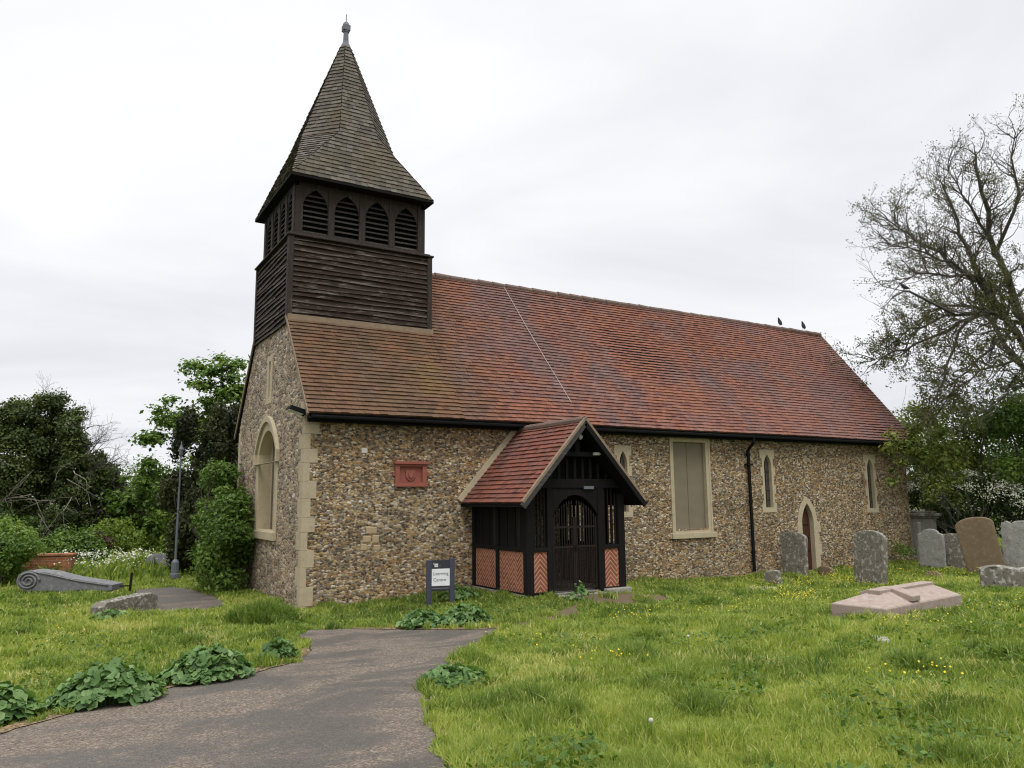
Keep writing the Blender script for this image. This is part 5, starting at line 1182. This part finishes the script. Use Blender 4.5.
# tall dark tussock by the corner of the gable
tt_ = empty('grass_tussock', (0, 0, 0)); n = 2600; a = RNG.uniform(0, 6.28, n); q = RNG.random(n) ** .6
x = -.92 + .6 * q * np.cos(a); y = -.85 + .62 * q * np.sin(a); hf = .42 * (1 - .5 * q ** 2) * RNG.uniform(.6, 1.2, n)
o = blades('tuft', x, y, np.full(n, 15.), tint=np.clip(.18 + .12 * RNG.normal(size=n), 0, 1), hfix=hf, lean=.7); o.parent = tt_; tag(tt_, 'tall dark green tussock of grass in front of the corner of the church', 'grass tussock')
for i, (tx, ty, s) in enumerate(((.9, -9.6, .3), (4.2, -11.0, .35), (1.6, -8.2, .25), (5.6, -9.8, .3), (3.1, -10.6, .28), (6.8, -11.2, .35), (2.6, -7.2, .25), (6.3, -4.6, .3), (-2.4, -2.6, .3), (-4.2, -3.6, .3), (8.4, -9.2, .3), (.2, -10.6, .25))):
    n = 420; a = RNG.uniform(0, 6.28, n); q = RNG.random(n) ** .6; x = tx + s * q * np.cos(a); y = ty + s * q * np.sin(a); d = np.hypot(x - CAM[0], y - CAM[1])
    e = empty('grass_tussock', (0, 0, 0)); o = blades('tuft', x, y, d, tint=np.clip((.2 if i % 3 else .32) + .12 * RNG.normal(size=n), 0, 1), hfix=.24 * (1 - .5 * q ** 2) * RNG.uniform(.6, 1.2, n), lean=.9); o.parent = e
    tag(e, 'low dark tussock of coarser grass in the rough lawn', 'grass tussock', 'coarse grass tussocks in the lawn')
# clover, plantain and daisy leaves low in the lawn
x, y, d = sample(60000, 3.8, 22, YAW - .78, YAW + .74); ok = ~blocked(x, y) & (vnoise(x, y, .7, 41) + .35 * vnoise(x, y, .2, 42) > .80); x, y = x[ok], y[ok]; n = len(x)
V, Q, T = leaves(np.stack([x, y, gz(x, y) + RNG.uniform(.03, .12, n)], -1), RNG.normal(size=(n, 3)) * .4 + np.array([0, 0, .9]), RNG.uniform(.025, .065, n), np.clip(.3 + .2 * RNG.normal(size=n), 0, 1), .75, RNG, .05)
tag(mesh_np('clover', V, Q=Q, tint=T, mat=M['leaf_bright']), 'patches of low broad leaved clover and plantain among the grass', 'clover', kind='stuff')
# buttercups, in drifts
fx, fy = [], []
for cx_, cy_, r, n in ((9.6, -3.4, 1.6, 120), (11.5, -2.6, 1.3, 150), (13.6, -2.2, .8, 160), (6.6, -5.6, 1.3, 90), (4.6, -6.1, .9, 45), (3.4, -6.0, .5, 40), (5.6, -9.0, .7, 60), (7.5, -9.2, .8, 60), (9.8, -6.2, 1.2, 80), (14.5, -4.4, 1.6, 130), (.8, -8.6, .25, 26), (2.1, -10.9, .3, 26), (5.2, -11.2, .7, 22), (8.9, -5.0, 1.4, 60), (-3.2, -2.0, 1.2, 20), (12.2, -4.6, .9, 80), (16.0, -2.4, 1, 90), (.9, -6.9, .5, 16)):
    k_ = max(2, n // 14); n = int(n * .85); q = RNG.integers(0, k_, n); ox, oy = RNG.normal(size=k_) * r * .6, RNG.normal(size=k_) * r * .6
    fx.append(cx_ + ox[q] + RNG.normal(size=n) * .16); fy.append(cy_ + oy[q] + RNG.normal(size=n) * .16)
x, y = np.concatenate(fx), np.concatenate(fy); ok = ~blocked(x, y); x, y = x[ok], y[ok]; n = len(x); d = np.hypot(x - CAM[0], y - CAM[1])
Pz = gz(x, y) + RNG.uniform(.13, .26, n); Pc = np.stack([x, y, Pz], -1); s = np.full(n, .019) * RNG.uniform(.6, 1.3, n); V, Q, T = leaves(Pc, RNG.normal(size=(n, 3)) * .35 + np.array([-.3, -.5, .9]), s, RNG.random(n), 1., RNG, 0)
V2, Q2, T2 = leaves(Pc + np.array([0, 0, .003]), RNG.normal(size=(n, 3)) * .35 + np.array([-.3, -.5, .9]), s, RNG.random(n), 1., RNG, 0)
tag(mesh_np('buttercups', np.concatenate([V, V2]), Q=np.concatenate([Q, Q2 + len(V)]), tint=np.concatenate([T, T2]), mat=M['petal_yellow']), 'scattered yellow buttercups in the grass', 'buttercups', kind='stuff')
for i, (x_, y_, lb) in enumerate(((-.76, -11.15, 'white dandelion clock in the near grass close to the path'), (2.3, -8.3, 'white daisy head in the middle of the lawn'), (7.8, -11.0, 'pale dandelion clock near the right edge of the lawn'))):
    m = MB(); z = float(gz(x_, y_)); m.lathe([(.002, -.01), (.014, .002), (.018, .014), (.013, .026), (.001, .03)], (0, 0, .17), 8); o = m.build('dandelion_clock', M['petal_white'], smooth=True); m2 = MB(); m2.tube([(0, 0, 0), (0, 0, .17)], .003, 4); st = m2.build('stem', M['mallow'], o); o.location = (x_, y_, z); tag(o, lb, 'flower')
# cow parsley drift beyond the rear path
n = 1500; x = RNG.normal(size=n) * .95 - 2.7; y = RNG.normal(size=n) * .9 + 11.6; c = vnoise(x, y, .35, 31); ok = c > .38; x, y = x[ok], y[ok]; n = len(x)
V, Q, T = leaves(np.stack([x, y, .30 + .35 * vnoise(x, y, .5, 33) + RNG.normal(size=n) * .05], -1), RNG.normal(size=(n, 3)) * .4 + np.array([0, -.3, 1.]), .05 * RNG.uniform(.6, 1.4, n), RNG.random(n), .9, RNG, 0)
tag(mesh_np('cow_parsley', V, Q=Q, tint=T, mat=M['petal_white']), 'drift of white cow parsley flowers beyond the rear path', 'wild flowers', kind='stuff')
n = 9000; x = RNG.normal(size=n) * 1.5 - 2.2; y = RNG.normal(size=n) * 1.2 + 11.8; ok = ~blocked(x, y); x, y = x[ok], y[ok]
tag(blades('undergrowth', x, y, np.hypot(x - CAM[0], y - CAM[1]), 3.2, wmul=1.6, tint=np.clip(.35 + .2 * RNG.normal(size=len(x)), 0, 1)), 'tall green stalks under the cow parsley', 'undergrowth', kind='stuff')
